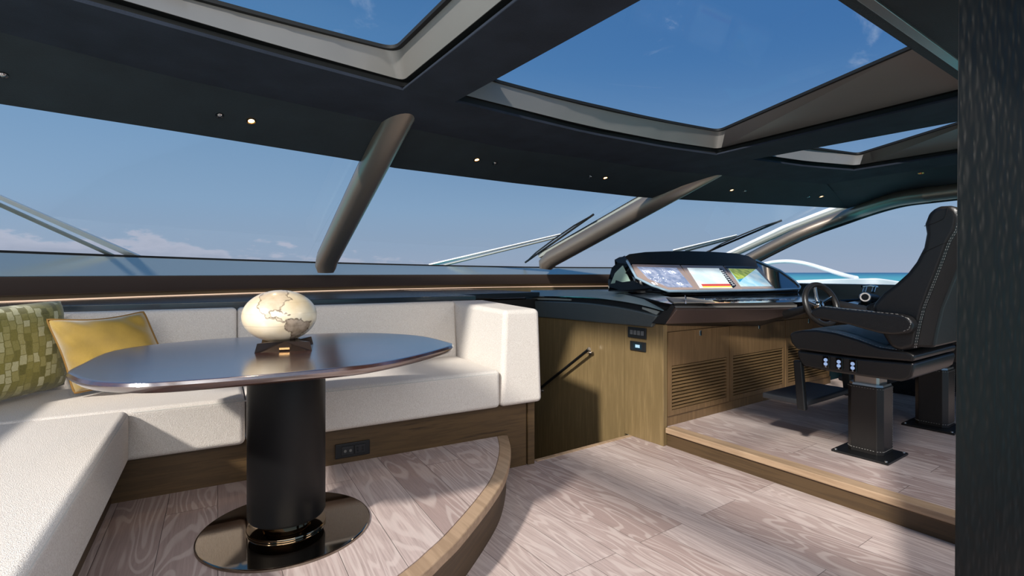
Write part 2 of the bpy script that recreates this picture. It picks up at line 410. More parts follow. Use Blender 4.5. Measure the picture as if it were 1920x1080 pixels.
def frame3(o, ex, ey):
    ex = Vector(ex).normalized(); ez = ex.cross(Vector(ey)).normalized(); ey = ez.cross(ex)
    m = Matrix.Identity(4)
    for i in range(3): m[i][0] = ex[i]; m[i][1] = ey[i]; m[i][2] = ez[i]; m[i][3] = o[i]
    return m

ZP, ZH = .175, .107      # banquette platform, helm platform

# ================================================================== SETTING
# ---- outside
MB().add([(-15000,-15000,-2.2),(15000,-15000,-2.2),(15000,15000,-2.2),(-15000,15000,-2.2)], [(0,1,2,3)]).build('sea', M_sea, kind='structure')

# ---- floor (lower level) with the stairwell opening
SX0, SX1, SF0, SF1 = 1.70, 2.44, 2.19, 3.25
b = MB()
b.box((-2.2,-1.6,-.06), (5.3,SF0,0)); b.box((-2.2,SF0,-.06), (SX0,4.0,0))
struct('floor', b, M_floor)
# stairwell lining and steps
b = MB(); b.box((SX0-.03,SF0+.01,-1.3), (SX0-.002,SF1,-.062)); struct('wall_stairwell_port', b, M_riser)
b = MB(); b.box((SX0-.03,SF1,-1.3), (SX1-.005,SF1+.04,.80)); struct('wall_stairwell_forward', b, M_riser)
b = MB()
for k in range(5): b.box((SX0+.003,SF0+.03+k*.2,-1.3), (SX1-.004,SF0+.03+(k+1)*.2,-.17*(k+1)))
b.box((SX0+.003,SF0+.008,-1.3), (SX1-.004,SF0+.03,-.02))
tag(b.build('companion_stairs', M_riser), 'brown wooden steps going down the stairwell between sofa and helm cabinet', 'stairs')
b = MB(); b.box((SX0,SF0-.02,-.02), (SX1,SF0+.006,.004)); struct('trim_1', b, M_nose, bevel=.002)

# ---- helm platform with nosing along its port edge
p0, p1 = onz(1247,802,ZH), onz(1792,970,ZH)
dr = (p1-p0); pend = p0 + dr*1.9
b = MB(); b.prism([Vector((p0.x+.03,p0.y,0)), Vector((pend.x+.03,pend.y,0)), Vector((5.3,pend.y,0)), Vector((5.3,2.0,0)), Vector((p0.x+.03,2.0,0))], (0,0,ZH-.0005))
struct('floor_helm_platform', b, M_floor)
nrm = Vector((dr.y,-dr.x,0)).normalized()
if nrm.x < 0: nrm = -nrm
b = MB(); b.prism([p0, p0+nrm*.075, pend+nrm*.075, pend], (0,0,-.032)); 
for i,v in enumerate(b.v): b.v[i] = (v[0], v[1], v[2]+.0008)
struct('trim_2', b, M_nose, bevel=.006)
b = MB(); b.prism([Vector((p.x,p.y,0)) for p in (p0+nrm*.018, p0+nrm*.04, pend+nrm*.04, pend+nrm*.018)], (0,0,ZH-.03)); struct('trim_3', b, M_riser)

# ---- banquette platform, curved edge
outer_px = [(951.8,815.5),(958,843.7),(949,889.4),(922,935),(868.5,1002),(831,1039.7),(788,1078.7)]
outer = [onz(x, y, ZP) for x, y in outer_px]
def pl(X, Y): return Vector((CS*X+SN*Y, -SN*X+CS*Y, ZP))
outer += [pl(-.42,1.12), pl(-.62,.85), pl(-.86,.6), pl(-1.2,.35)]
outer = smoothpts(outer, 6)
def offs(P, d):
    out = []
    for i, p in enumerate(P):
        t = (P[min(i+1,len(P)-1)]-P[max(i-1,0)]); n = Vector((t.y,-t.x,0)).normalized()   # away from the camera side
        if n.dot(Vector((-1,.2,0))) < 0: n = -n
        out.append(p+n*d)
    return out
inner = offs(outer, .055); rise = offs(outer, .022)
far = [S(-1.0,-.2,ZP), S(-1.0,2.4,ZP), S(1.44,2.4,ZP)]
b = MB(); b.prism([Vector((p.x,p.y,ZP)) for p in inner] + [S(-1.0,.2,ZP), S(-1.0,2.33,ZP), S(1.2,2.33,ZP)], (0,0,-.03))
struct('floor_banquette_platform', b, M_floor2)
b = MB(); b.loft([[p, q, q+Vector((0,0,-.034)), p+Vector((0,0,-.034))] for p, q in zip(outer, inner)]); 
struct('trim_4', b, M_nose, bevel=.006)
b = MB(); b.loft([[Vector((p.x,p.y,0)), Vector((q.x,q.y,0)), Vector((q.x,q.y,ZP-.034)), Vector((p.x,p.y,ZP-.034))] for p, q in zip(rise, inner)])
struct('trim_5', b, M_riser)

# ---- windscreen base curve and roof curve
ftab = lambda u: 4.12 - .105*(u-2.1)**2
ztop = lambda u: interp([(-1.2,1.10),(-.55,1.095),(1.08,1.07),(3.12,1.045),(5.3,1.04)], u)
us = [-1.3+.2*i for i in range(33)]
b = MB()
rings = []
for u in us:
    f = ftab(u); zt = ztop(u)
    rings.append([Vector((u,f+.15,zt+.004)), Vector((u,f+.11,zt)), Vector((u,f,.982)), Vector((u,f+.15,.985))])
b.loft(rings); sill = struct('trim_6', b, M_sill, bevel=.003)
b = MB(); b.loft([[Vector((u,ftab(u)+.001,.981)), Vector((u,ftab(u)+.006,.960)), Vector((u,ftab(u)+.05,.888)), Vector((u,ftab(u)+.15,.885)), Vector((u,ftab(u)+.15,.981))] for u in us]); struct('trim_17', b, mat('brown_lacquer', lin((104,88,80)), .3, metal=.35), bevel=.003)
b = MB(); b.loft([[Vector((u,ftab(u)+.13,ztop(u)+.0)), Vector((u,ftab(u)+.16,ztop(u)+.0)), Vector((u,ftab(u)+.16,ztop(u)+.014)), Vector((u,ftab(u)+.13,ztop(u)+.014))] for u in us])
struct('trim_7', b, M_blackgap)
# joint in the sill (a narrow dark line) left of the second mullion
# recessed wooden back under the sill and the amber light strip
b = MB(); b.loft([[Vector((u,max(3.16,ftab(u)-.9),.76)), Vector((u,ftab(u)+.12,.76)), Vector((u,ftab(u)+.12,.78)), Vector((u,max(3.16,ftab(u)-.9),.78))] for u in us]); struct('wall_forward_lining', b, M_black)
b = MB(); b.loft([[Vector((u,ftab(u)+.066,.70)), Vector((u,ftab(u)+.13,.70)), Vector((u,ftab(u)+.13,.90)), Vector((u,ftab(u)+.10,.90)), Vector((u,ftab(u)+.10,.85)), Vector((u,ftab(u)+.066,.85))] for u in us])
struct('wall_forward', b, mat('golden_veneer', lin((96,84,62)), .35, noise=.35, nscale=1.5))
b = MB(); b.loft([[Vector((u,ftab(u)+.075,.857)), Vector((u,ftab(u)+.09,.857)), Vector((u,ftab(u)+.09,.862)), Vector((u,ftab(u)+.075,.862))] for u in us[:30]])
tag(b.build('light_strip', M_led), 'thin amber glowing light strip along the back of the ledge under the windscreen', 'light')

# ---- ledge behind the sofa back
ZL = .857
def ledge_far(a): 
    p = S(a, 3.4, 0); return Vector((p.x, ftab(p.x)+.07, 0))
b = MB(); top = []
aa = [-1.05+.245*i for i in range(11)]
front = [S(a,2.93,ZL) for a in aa]; back = [Vector((ledge_far(a).x, ledge_far(a).y, ZL)) for a in aa]
b.loft([[f_, k_, k_+Vector((0,0,-.045)), f_+Vector((0,0,-.045))] for f_, k_ in zip(front, back)])
struct('trim_8', b, M_dark_teal, bevel=.004)
b = MB(); p = S(1.36,3.0,0)
u0 = p.x
uu = [u0+.02, 1.75, 2.0, 2.25, 2.43]
b.loft([[Vector((u,3.07,ZL-.004)), Vector((u,ftab(u)+.07,ZL-.004)), Vector((u,ftab(u)+.07,ZL-.04)), Vector((u,3.07,ZL-.04))] for u in uu])
struct('trim_9', b, M_dark_teal, bevel=.004)
b = MB(); b.box((1.45,3.10,.2),(2.43,3.14,.8)); struct('wall_behind_stairwell', b, M_black)

# ---- roof
GZ, CZ = 1.90, 1.76
fft = [(-1.6,1.70),(-1.0,1.76),(-.16,1.894),(.4,1.98),(.88,2.035),(1.14,2.04),(1.98,2.085),(2.6,2.05),(3.02,1.985),(3.37,1.92),(3.9,1.83),(4.32,1.70),(4.6,1.62)]
ff = lambda u: interp(fft, u)
crease_px = [(0,60),(310,142),(720,230),(780,243),(960,280),(1060,292),(1245,320),(1329,327),(1450,337),(1550,345)]
edge_px = [(0,195),(340,248),(680,303),(740,315),(960,343),(1200,370),(1400,381),(1590,391)]
crease = [onz(x,y,1.73) for x,y in crease_px]; edge = [onz(x,y,1.60) for x,y in edge_px]
ext = lambda P, k=.9: [P[0] + (P[0]-P[1]).normalized()*k] + P
crease = ext(crease, 1.0); edge = ext(edge, 1.0)
ctab = [(p.x,p.y) for p in crease]; etab = [(p.x,p.y) for p in edge]
cr = lambda u: interp(ctab,u)
ed = lambda u: interp(etab,u)
print('crease', [tuple(round(c,2) for c in p) for p in crease]); print('edge', [tuple(round(c,2) for c in p) for p in edge])
N = 40
cpts = []; epts = []
U0, UC, UE = -1.35, crease[-1].x, edge[-1].x
for i in range(N+1):
    t = i/N
    uc = lerp(U0, UC, t); ue = lerp(U0, UE, t)
    cpts.append(Vector((uc, cr(uc), 1.73))); epts.append(Vector((ue, ed(ue), 1.60)))
vis = MB()
vis.loft([[c, lerp(c, e, .5)+Vector((0,0,.006)), e, e+Vector((0,.02,.03)), c+Vector((0,.15,.12))] for c, e in zip(cpts, epts)])
visor = struct('ceiling_visor', vis, M_suede2)
bvh = BVHTree.FromPolygons([Vector(v) for v in vis.v], vis.f)
# band from crease to openings
b = MB(); bpts = [Vector((lerp(U0,4.6,i/N), ff(lerp(U0,4.6,i/N)), CZ)) for i in range(N+1)]
b.loft([[c, q, q+Vector((0,0,.012)), c+Vector((0,0,.08))] for c, q in zip(cpts, bpts)])
struct('ceiling_band', b, M_suede)
# fore-aft beams and side and aft parts
AFT = .66
def strip(u0, u1, f0, f1fun, z=CZ, th=.012, n=6, dz=0):
    b = MB(); rings = []
    for i in range(n+1):
        u = lerp(u0,u1,i/n); rings.append([Vector((u,f0,z)), Vector((u,f1fun(u),z)), Vector((u,f1fun(u),z+th)), Vector((u,f0,z+th))])
    return b.loft(rings)
b = MB(); b.prism([Vector((.79,-.5,CZ)), Vector((1.135,-.5,CZ)), Vector((1.135,ff(1.14)+.01,CZ)), Vector((.883,ff(.88)+.01,CZ))], (0,0,.012)); struct('ceiling_beam_port', b, M_suede, bevel=.004)
b = MB(); b.prism([Vector((2.89,AFT-.02,CZ)), Vector((3.352,AFT-.02,CZ)), Vector((3.352,ff(3.35)+.01,CZ)), Vector((3.026,ff(3.03)+.01,CZ))], (0,0,.012)); struct('ceiling_beam_starboard', b, M_suede, bevel=.004)
# starboard side ceiling: inboard of the cant rail
rail = [atY(1590,402,4.95), atY(1680,371,4.35), atY(1801,357,3.86)]
rail.append(rail[-1] + (rail[-1]-rail[-2]).normalized()*2.2)
seam = [onz(1550,345,1.735), onz(1801,307,1.735)]; seam.append(seam[-1]+(seam[-1]-seam[0]).normalized()*2.0)
b = MB(); q = [Vector((4.33,ff(4.34),CZ)), Vector((4.29,seam[1].y,CZ)), Vector((4.25,seam[2].y,CZ))]
b.loft([[a_, s_, s_+Vector((0,0,.04)), a_+Vector((0,0,.012))] for a_, s_ in zip(q, seam)])
struct('ceiling_side_inner', b, M_suede)
e0 = edge[-1]
rr = [e0, rail[1]+Vector((0.02,0.02,.03)), rail[2]+Vector((.02,0,.03)), rail[3]+Vector((.02,0,.03))]
ss = [seam[0]]+[lerp(seam[0],seam[1],.55), seam[1], seam[2]]
b = MB(); b.loft([[a_, s_, s_+Vector((0,0,.06)), a_+Vector((0,0,.06))] for a_, s_ in zip(rr, ss)])
struct('ceiling_side_outer', b, M_suede2)
# aft ceiling
b = MB(); b.box((1.14,-.1,CZ),(4.9,AFT,CZ+.012)); struct('ceiling_aft', b, M_suede2)
b = MB(); b.box((.2,AFT-.066,CZ-.008),(4.4,AFT-.036,CZ+.002)); struct('trim_10', b, M_silver, bevel=.002)

# ---- sunroof coamings (lower outline -> glass outline), black gasket, pane
def rrect(pts, rad=.05, n=5):
    out = []
    L = len(pts)
    for i, p in enumerate(pts):
        p = Vector(p); a = (Vector(pts[i-1])-p); c = (Vector(pts[(i+1) % L])-p)
        r = min(rad, a.length*.4, c.length*.4)
        A = p+a.normalized()*r; B = p+c.normalized()*r
        for k in range(n+1):
            t = k/n; out.append((1-t)**2*A + 2*t*(1-t)*p + t*t*B)
    return out
def subdiv_front(u0, u1, fun, z, n=8): return [Vector((lerp(u0,u1,i/n), fun(lerp(u0,u1,i/n)), z)) for i in range(n+1)]
def sunroof(n, low, high, lab):
    lowr = rrect(low, .035); hir = rrect(high, .06)
    off = lambda P, z: [Vector((p.x,p.y,z)) for p in P]
    cen = sum((Vector(p) for p in low), Vector())/len(low)
    b = MB(); lowr2 = [l + (l-cen).normalized()*.004 for l in lowr]
    out = [h + (h-cen).normalized()*.03 for h in hir]; outl = [l + (l-cen).normalized()*.05+Vector((0,0,.042)) for l in lowr]
    k = len(lowr)
    vs = off(lowr,CZ+.042) + hir + out + outl; fs = []
    for i in range(k):
        j = (i+1) % k
        fs += [(i,j,k+j,k+i), (k+i,k+j,2*k+j,2*k+i), (2*k+i,2*k+j,3*k+j,3*k+i), (3*k+i,3*k+j,j,i)]
    b.add(vs, fs); struct('window_%d_coaming' % n, b, M_bronze)
    # dark slot ring between ceiling and coaming
    b = MB(); o1 = [l + (l-cen).normalized()*.04 + Vector((0,0,.0125)) for l in lowr]; o3 = [l + (l-cen).normalized()*.04 + Vector((0,0,.0415)) for l in lowr]
    o0 = [l + (l-cen).normalized()*.003 + Vector((0,0,.0125)) for l in lowr]; o4 = [l + (l-cen).normalized()*.003 + Vector((0,0,.0415)) for l in lowr]
    b.loft([o0,o1,o3,o4], caps=False); struct('trim_slot_%d' % n, b, M_blackgap)
    b = MB(); g = [h + (cen-h).normalized()*.022 for h in hir]
    b.loft([[Vector((p.x,p.y,GZ-.004)) for p in hir], [Vector((p.x,p.y,GZ-.004)) for p in g], [Vector((p.x,p.y,GZ+.01)) for p in g], [Vector((p.x,p.y,GZ+.01)) for p in hir]], caps=False)
    struct('window_%d_gasket' % n, b, M_blackgap)
    b = MB(); b.prism([Vector((p.x,p.y,GZ+.004)) for p in hir], (0,0,.008)); struct('window_%d' % n, b, M_roofglass, smooth=False)
gA, gB = onz(1350,247,GZ), onz(1708,92,GZ)
gd = (gB-gA)
gaft = gA + gd*((.70-gA.y)/gd.y)
gL = onz(917,150,GZ)
gl_front = [Vector((gL.x-.04+.0, gL.y, GZ))] 
nfr = 8
cen_low = subdiv_front(1.13,3.03,ff,CZ) + [Vector((2.90,AFT,CZ)), Vector((1.13,AFT,CZ))]
def gfront(u): return interp([(-.5,1.90),(.18,1.965),(.83,2.0),(1.2,2.0),(2.0,2.06),(3.0,1.95)],u)
cen_hi = [Vector((lerp(gL.x-.02,gA.x,i/nfr), lerp(gL.y,gA.y,i/nfr)+.05*math.sin(math.pi*i/nfr), GZ)) for i in range(nfr+1)] + [gaft, Vector((gL.x-.02,.70,GZ))]
sunroof(1, cen_low, cen_hi, '')
pA, pB = onz(745,97,GZ), onz(395,0,GZ)
port_low = subdiv_front(-.60,.885,ff,CZ) + [Vector((.80,-.5,CZ)), Vector((-.60,-.5,CZ))]
pL = pB + (pB-pA).normalized()*.75
port_hi = [lerp(pL,pA,i/nfr)+Vector((0,.03*math.sin(math.pi*i/nfr),0)) for i in range(nfr+1)] + [Vector((.76,-.46,GZ)), Vector((pL.x,-.46,GZ))]
sunroof(2, port_low, port_hi, '')
sA, sB, sL = onz(1610,290,GZ), onz(1800,231,GZ), onz(1530,280,GZ)
sd = sB-sA; saft = sA + sd*((.70-sA.y)/sd.y)
st_low = subdiv_front(3.36,4.34,ff,CZ) + [Vector((4.28,AFT,CZ)), Vector((3.36,AFT,CZ))]
sL = Vector((3.42, lerp(sA.y,sL.y,(3.42-sA.x)/(sL.x-sA.x)) if abs(sL.x-sA.x)>.01 else sA.y, GZ))
st_hi = [lerp(sL,sA,i/nfr) for i in range(nfr+1)] + [saft, Vector((3.42,.70,GZ))]
sunroof(3, st_low, st_hi, '')
# port side ceiling strip
b = MB(); b.box((-.66,-.5,CZ),(-.60,1.74,CZ+.012)); struct('ceiling_side_port', b, M_suede)

# ---- windscreen panes
def pane(n, ua, ub, k=6):
    b = MB(); rings = []
    for i in range(k+1):
        u = lerp(ua,ub,i/k); t = (u-(-1.3))/(5.2+1.3); ue = lerp(-1.35, UE, t)
        B = Vector((u, ftab(u)+.145, ztop(u)+.008)); T = Vector((ue, ed(ue)+.10, 1.66))
        rings.append([B, lerp(B,T,.5)+Vector((0,.012,.012)), T, T+Vector((0,.006,.006)), lerp(B,T,.5)+Vector((0,.018,.018)), B+Vector((0,.006,.006))])
    b.loft(rings); struct('window_%d' % n, b, M_glass)
pane(4, -1.25, 1.0); pane(5, 1.0, 3.12); pane(6, 3.12, 5.15)

# ---- mullions
def mullion(nm, p, q, rad, cap_drop, lab):
    p, q = Vector(p), Vector(q); d = (q-p).normalized()
    q = q + d*.16; P = [p+Vector((0,-.035,-.055)), p+Vector((0,-.02,-.02))+d*.02] + [lerp(p,q,t) for t in (.06,.12,.3,.6,.85,1)]
    rr = [rad*.72, rad*.95] + [rad]*6
    b = MB(); b.tube(P, rr, 28, up=(0,.5,1))
    o = struct(nm, b, mat('mullion_bronze', lin((156,142,130)), .36, metal=.75))
    up = Vector((0,.45,.89)); side = d.cross(up).normalized(); up = side.cross(d)
    b = MB()
    A, B = p+up*.055 - side*.0, q+up*.055
    b.hexa([A-side*rad*1.5, A+side*rad*.5, A+side*rad*.5+up*.035, A-side*rad*1.5+up*.035, B-side*rad*1.5, B+side*rad*.5, B+side*rad*.5+up*.035, B-side*rad*1.5+up*.035])
    struct(nm+'_frit', b, M_strip)
    b = MB(); A += up*.03; B += up*.03
    b.hexa([A-side*rad*1.66, A+side*rad*.5, A+side*rad*.5+up*.012, A-side*rad*1.66+up*.012, B-side*rad*1.66, B+side*rad*.5, B+side*rad*.5+up*.012, B-side*rad*1.66+up*.012])
    struct(nm+'_gasket', b, M_blackgap)
mullion('trim_11', atY(608,497,3.80), onz(743,226,1.75), .076, 0, '')
mullion('trim_12', atY(1018,494,5.0), onz(1318,327,1.755), .080, 0, '')
# starboard A pillar and cant rail
P = [atY(1372,503,5.6), atY(1405,486,5.5), atY(1500,438,5.2), atY(1590,404,4.95), atY(1640,386,4.6), atY(1690,372,4.3), atY(1745,364,4.05), atY(1801,357,3.86)]
P.append(P[-1] + (P[-1]-P[-2]).normalized()*2.2)
b = MB(); b.tube(smoothpts(P,5), .075, 24, up=(0,0,1), r2=.062); struct('trim_13', b, MATS['mullion_bronze'])
b = MB(); Q = [atY(1362,483,5.75), atY(1480,430,5.4), atY(1588,389,5.1), atY(1650,372,4.8)]
b.tube(Q, .045, 12, r2=.03); struct('trim_14', b, M_strip)
Q = [atY(1352,482,5.85), atY(1470,426,5.5), atY(1575,386,5.2)]
b = MB(); b.tube(Q, .022, 12); struct('trim_15', b, M_white)
b = MB(); b.tube([p+Vector((.0,-.03,-.052)) for p in smoothpts(P,5)], .02, 10); struct('trim_16', b, M_blackgap)
# starboard side window pane
b = MB(); b.add([Vector((5.25,3.0,.93)), Vector((5.12,.0,.93)), Vector((5.0,.0,1.66)), Vector((5.0,1.9,1.62)), Vector((5.25,2.6,1.3))], [(0,1,2,3,4)])
struct('window_7', b, M_glass, smooth=False, solid=.006)

# ---- starboard side below the window: dark lining, exterior gunwale and bow rail
b = MB(); b.box((4.95,-.4,0),(5.1,2.9,.90)); struct('wall_starboard', b, M_gloss2, bevel=.01)
b = MB()
gpx = [(1480,526,7.2),(1560,523,6.6),(1620,522,6.0),(1650,522,5.8),(1700,530,5.4),(1760,545,5.2)]
top = [atY(*p) for p in gpx]
b.loft([[t, t+Vector((.5,.3,-.01)), t+Vector((.5,.3,-3.0)), Vector((t.x,t.y,t.z-3.0))] for t in smoothpts(top,4)])
tag(b.build('gunwale', M_white, bevel=.02), 'white outer side deck bulwark seen through the starboard window', 'bulwark')
rp = smoothpts([atY(1425,497,8.0), atY(1450,491.5,7.8), atY(1480,490,7.6), atY(1510,494,7.4), atY(1545,504,7.1), atY(1580,515,6.8), atY(1606,521.5,6.5)], 5)
b = MB(); b.tube(rp, .028, 12)
tag(b.build('bow_rail', M_white), 'curved white tubular deck rail outside the starboard window above the bulwark', 'rail')

# ---- stairwell wall under the helm side, cabinet flank
b = MB(); b.box((SX1,2.235,-1.3),(SX1+.03,3.3,.70)); struct('wall_stairs_starboard', b, M_oakv)
# ---- foreground bulkhead post at the right
def c2(X, Y, z): return Vector((CS*X+SN*Y, -SN*X+CS*Y, z))
b = MB(); Yp = 1.0
b.hexa([c2(.8475,Yp,0), c2(.925,Yp,0), c2(1.16,Yp+.25,0), c2(.93,Yp+.06,0), c2(.859,Yp,1.80), c2(.9355,Yp,1.80), c2(1.16,Yp+.25,1.80), c2(.935,Yp+.06,1.80)])
struct('wall_right', b, M_carved, bevel=.002)
b = MB()
b.hexa([c2(.912,Yp+.006,0), c2(1.5,Yp+.02,0), c2(1.5,Yp+.25,0), c2(1.18,Yp+.25,0), c2(.923,Yp+.006,1.80), c2(1.5,Yp+.02,1.80), c2(1.5,Yp+.25,1.80), c2(1.18,Yp+.25,1.80)])
struct('wall_right_panel', b, M_carved, bevel=.003)

# ================================================================== SOFA
A0, A1, A2, M0, MBK = -.271, 1.217, 1.461, 2.26, 2.81
sofa = thing('banquette_sofa', 'L-shaped ivory fabric banquette sofa on brown oak plinth along the windscreen', 'sofa', S(.5,2.5,ZP))
def sbox(a0,a1,m0,m1,z0,z1): return MB().box((a0,m0,z0),(a1,m1,z1),S)
SB, ST = .333, .517
AM = onpl(461,700,S(0,M0,0),S(0,1,0)-S(0,0,0)); am = toS(AM)[0]
for (a0,a1,nm) in ((-.90,am-.0015,''),(am+.0015,A1-.003,'')):
    if a0 < -.5: a0 = -.90
    sbox(a0 if a0 > -.5 else -.90, a1, M0, MBK-.004, SB, ST).build('seat_cushion', M_fabric, sofa, bevel=.022, seg=5)
sbox(-.90, A0, -.1, M0-.003, SB, ST).build('seat_cushion', M_fabric, sofa, bevel=.022, seg=5)
# top-stitched seams on the cushion edges
b = MB(); b.tube([S(A0+.01,M0+.004,ST-.014), S(A1-.03,M0+.004,ST-.014)], .0035, 6); b.tube([S(A0-.005,M0-.02,ST-.014), S(A0-.005,-.05,ST-.014)], .0035, 6)
b.build('piping', M_fabric_seam, sofa)
# backrests, leaning slightly
def sback(a0, a1, z1=.832):
    b = MB(); b.hexa([S(a0,MBK-.02,ST-.03), S(a1,MBK-.02,ST-.03), S(a1,MBK+.12,ST-.03), S(a0,MBK+.12,ST-.03), S(a0,MBK+.012,z1), S(a1,MBK+.012,z1), S(a1,MBK+.115,z1-.004), S(a0,MBK+.115,z1-.004)])
    return b
abx = toS(onpl(445,600,S(0,MBK,0),S(0,1,0)-S(0,0,0)))[0]
for a0, a1 in ((-.86,abx-.001),(abx+.001,A1-.002)):
    sback(a0,a1).build('backrest', M_fabric, sofa, bevel=.02, seg=5)
b = MB(); b.hexa([S(-1.06,-.1,ST-.03), S(-.90,-.1,ST-.03), S(-.90,MBK+.115,ST-.03), S(-1.06,MBK+.115,ST-.03), S(-1.06,-.1,.832), S(-.925,-.1,.832), S(-.925,MBK+.115,.832), S(-1.06,MBK+.115,.832)])
b.build('backrest', M_fabric, sofa, bevel=.02, seg=5)
# end armrest: inner face splayed
b = MB(); b.hexa([S(A1,M0,SB), S(A2,M0,SB), S(A2,MBK+.115,SB), S(A1,MBK+.115,SB), S(A1+.025,M0+.012,.812), S(A2-.012,M0+.012,.812), S(A2-.012,MBK+.115,.83), S(A1-.012,MBK+.115,.83)])
b.build('armrest', M_fabric, sofa, bevel=.026, seg=6)
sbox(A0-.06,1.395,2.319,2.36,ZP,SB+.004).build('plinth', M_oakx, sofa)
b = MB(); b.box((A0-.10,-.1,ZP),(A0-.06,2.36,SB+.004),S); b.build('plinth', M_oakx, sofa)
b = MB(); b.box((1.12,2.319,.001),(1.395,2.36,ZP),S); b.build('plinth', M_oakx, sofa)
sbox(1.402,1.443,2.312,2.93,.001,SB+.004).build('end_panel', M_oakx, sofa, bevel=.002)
# power socket on the plinth
pf = lambda x, y: onpl(x, y, S(0,2.317,0), S(0,1,0)-S(0,0,0))
sock = thing('power_socket', 'black twin power socket plate set in the oak plinth behind the table pedestal', 'socket', pf(660,842))
a0s = toS(pf(628,842))[0]; a1s = toS(pf(693,842))[0]; zc = pf(660,842).z; hs = .031
sbox(a0s,a1s,2.309,2.3185,zc-hs,zc+hs).build('plate', M_black, sock, bevel=.003)
sbox(lerp(a0s,a1s,.18),lerp(a0s,a1s,.52),2.304,2.309,zc-.018,zc+.018).build('socket_insert', mat('dark_grey_plastic', lin((34,34,35)), .35), sock, bevel=.002)
sbox(lerp(a0s,a1s,.55),lerp(a0s,a1s,.86),2.304,2.309,zc-.018,zc+.018).build('socket_insert', MATS['dark_grey_plastic'], sock, bevel=.002)
b = MB()
for t in (.27,.42): 
    c_ = S(lerp(a0s,a1s,t),2.303,zc); b.lathe([(.0001,0),(.006,0),(.006,.002),(.0001,.002)], c_, 16, S(0,-1,0)-S(0,0,0))
b.build('contact', mat('grey_contact', lin((110,108,104)), .4), sock)
b = MB()
for t in (.63,.78):
    for dz in (-.006,.006): c_ = S(lerp(a0s,a1s,t),2.303,zc+dz); b.lathe([(.0001,0),(.004,0),(.004,.002),(.0001,.002)], c_, 12, S(0,-1,0)-S(0,0,0))
b.build('contact', M_blackgap, sock)

# ================================================================== TABLE
pc = onz(528,1000,ZP); dY = 1.685
pc = Vector((CS*(-.432*dY)+SN*dY, -SN*(-.432*dY)+CS*dY, ZP))
tbl = thing('pedestal_table', 'dark walnut table with faceted rounded top on a thick black pedestal', 'table', pc)
ZT = .75
tpx = [(123,699),(150,711),(200,718),(290,718),(460,706),(600,694),(700,683),(780,667),(842,650),(850,645),(842,641),(795,630),(735,625),(675,623.5),(600,625),(450,632),(320,642),(210,657),(150,682),(128,693)]
tp = [onz(x,y,ZT) for x,y in tpx]
tp.append(tp[0]); tps = smoothpts(tp,4)[:-1]
tcn = sum(tps, Vector())/len(tps)
def shrink(P, d, z): return [Vector((p.x,p.y,z)) + (tcn-p).normalized()*d for p in P]
b = MB(); b.loft([shrink(tps,.035,ZT-.030), shrink(tps,.012,ZT-.024), shrink(tps,.002,ZT-.014), shrink(tps,0,ZT-.008), shrink(tps,.004,ZT-.001), shrink(tps,.008,ZT), shrink(tps,.016,ZT)])
b.build('table_top', M_table, tbl)
b = MB(); b.lathe([(.0001,.0),(.12,0),(.122,.004),(.122,.44),(.119,.545),(.0001,.545)], pc+Vector((0,0,.0)), 64)
# pedestal column starts above the bright collar
b = MB(); zc0 = .044; b.lathe([(.10,zc0),(.113,zc0+.004),(.117,zc0+.012),(.117,ZT-ZP-.031),(.0001,ZT-ZP-.031)], pc, 64); b.build('pedestal', mat('satin_black_lacquer', lin((13,13,14)), .42, spec=.3), tbl)
b = MB(); b.lathe([(.0001,.008),(.253,.008),(.2555,.0079),(.258,.006),(.259,.001),(.0001,.001)][::-1], pc, 128); b.build('base_plate', M_mirror, tbl)
b = MB(); b.lathe([(.0001,.0085),(.118,.0085),(.119,.013),(.1175,.016),(.085,.017),(.072,.019),(.072,.030),(.075,.031),(.072,.032),(.072,.052),(.0001,.052)], pc, 96); b.build('collar', M_steelring, tbl)

# ---- globe
gpos = atY(525,592,1.755); grx, grz = .1165, .0865
gl = thing('decorative_globe', 'cream antique style terrestrial globe on a small dark stand on the table', 'globe', Vector((gpos.x,gpos.y,ZT)))
vdir = Vector((gpos.x,gpos.y,0)).normalized(); rt = Vector((vdir.y,-vdir.x,0))
na = [(415,210),(430,240),(395,290),(410,330),(470,380),(490,410),(540,415),(600,432),(660,458),(690,455),(640,425),(600,395),(585,412),(548,400),(525,375),(530,345),(560,335),(620,335),(637,345),(635,320),(665,290),(680,260),(720,235),(765,235),(740,205),(700,190),(735,160),(700,140),(640,128),(560,130),(480,150),(430,180)]
sa = [(700,440),(720,425),(790,430),(860,435),(890,465),(975,470),(965,500),(940,560),(890,590),(850,620),(800,650),(775,695),(740,700),(750,640),(765,580),(710,550),(680,520),(690,490),(705,460)]
isl = [(650,352,14),(690,372,12),(730,384,9)]
def inpoly(x, y, P):
    c_ = False; j = len(P)-1
    for i in range(len(P)):
        xi, yi = P[i]; xj, yj = P[j]
        if (yi > y) != (yj > y) and x < (xj-xi)*(y-yi)/(yj-yi)+xi: c_ = not c_
        j = i
    return c_
def dpoly(x, y, P):
    d = 1e9
    for i in range(len(P)):
        x0, y0 = P[i-1]; x1, y1 = P[i]; L = (x1-x0)**2+(y1-y0)**2
        t = max(0, min(1, ((x-x0)*(x1-x0)+(y-y0)*(y1-y0))/L)); d = min(d, math.hypot(x-x0-t*(x1-x0), y-y0-t*(y1-y0)))
    return d
nu, nv = 360, 200
b = MB(); vs = []; fs = []; cols = []
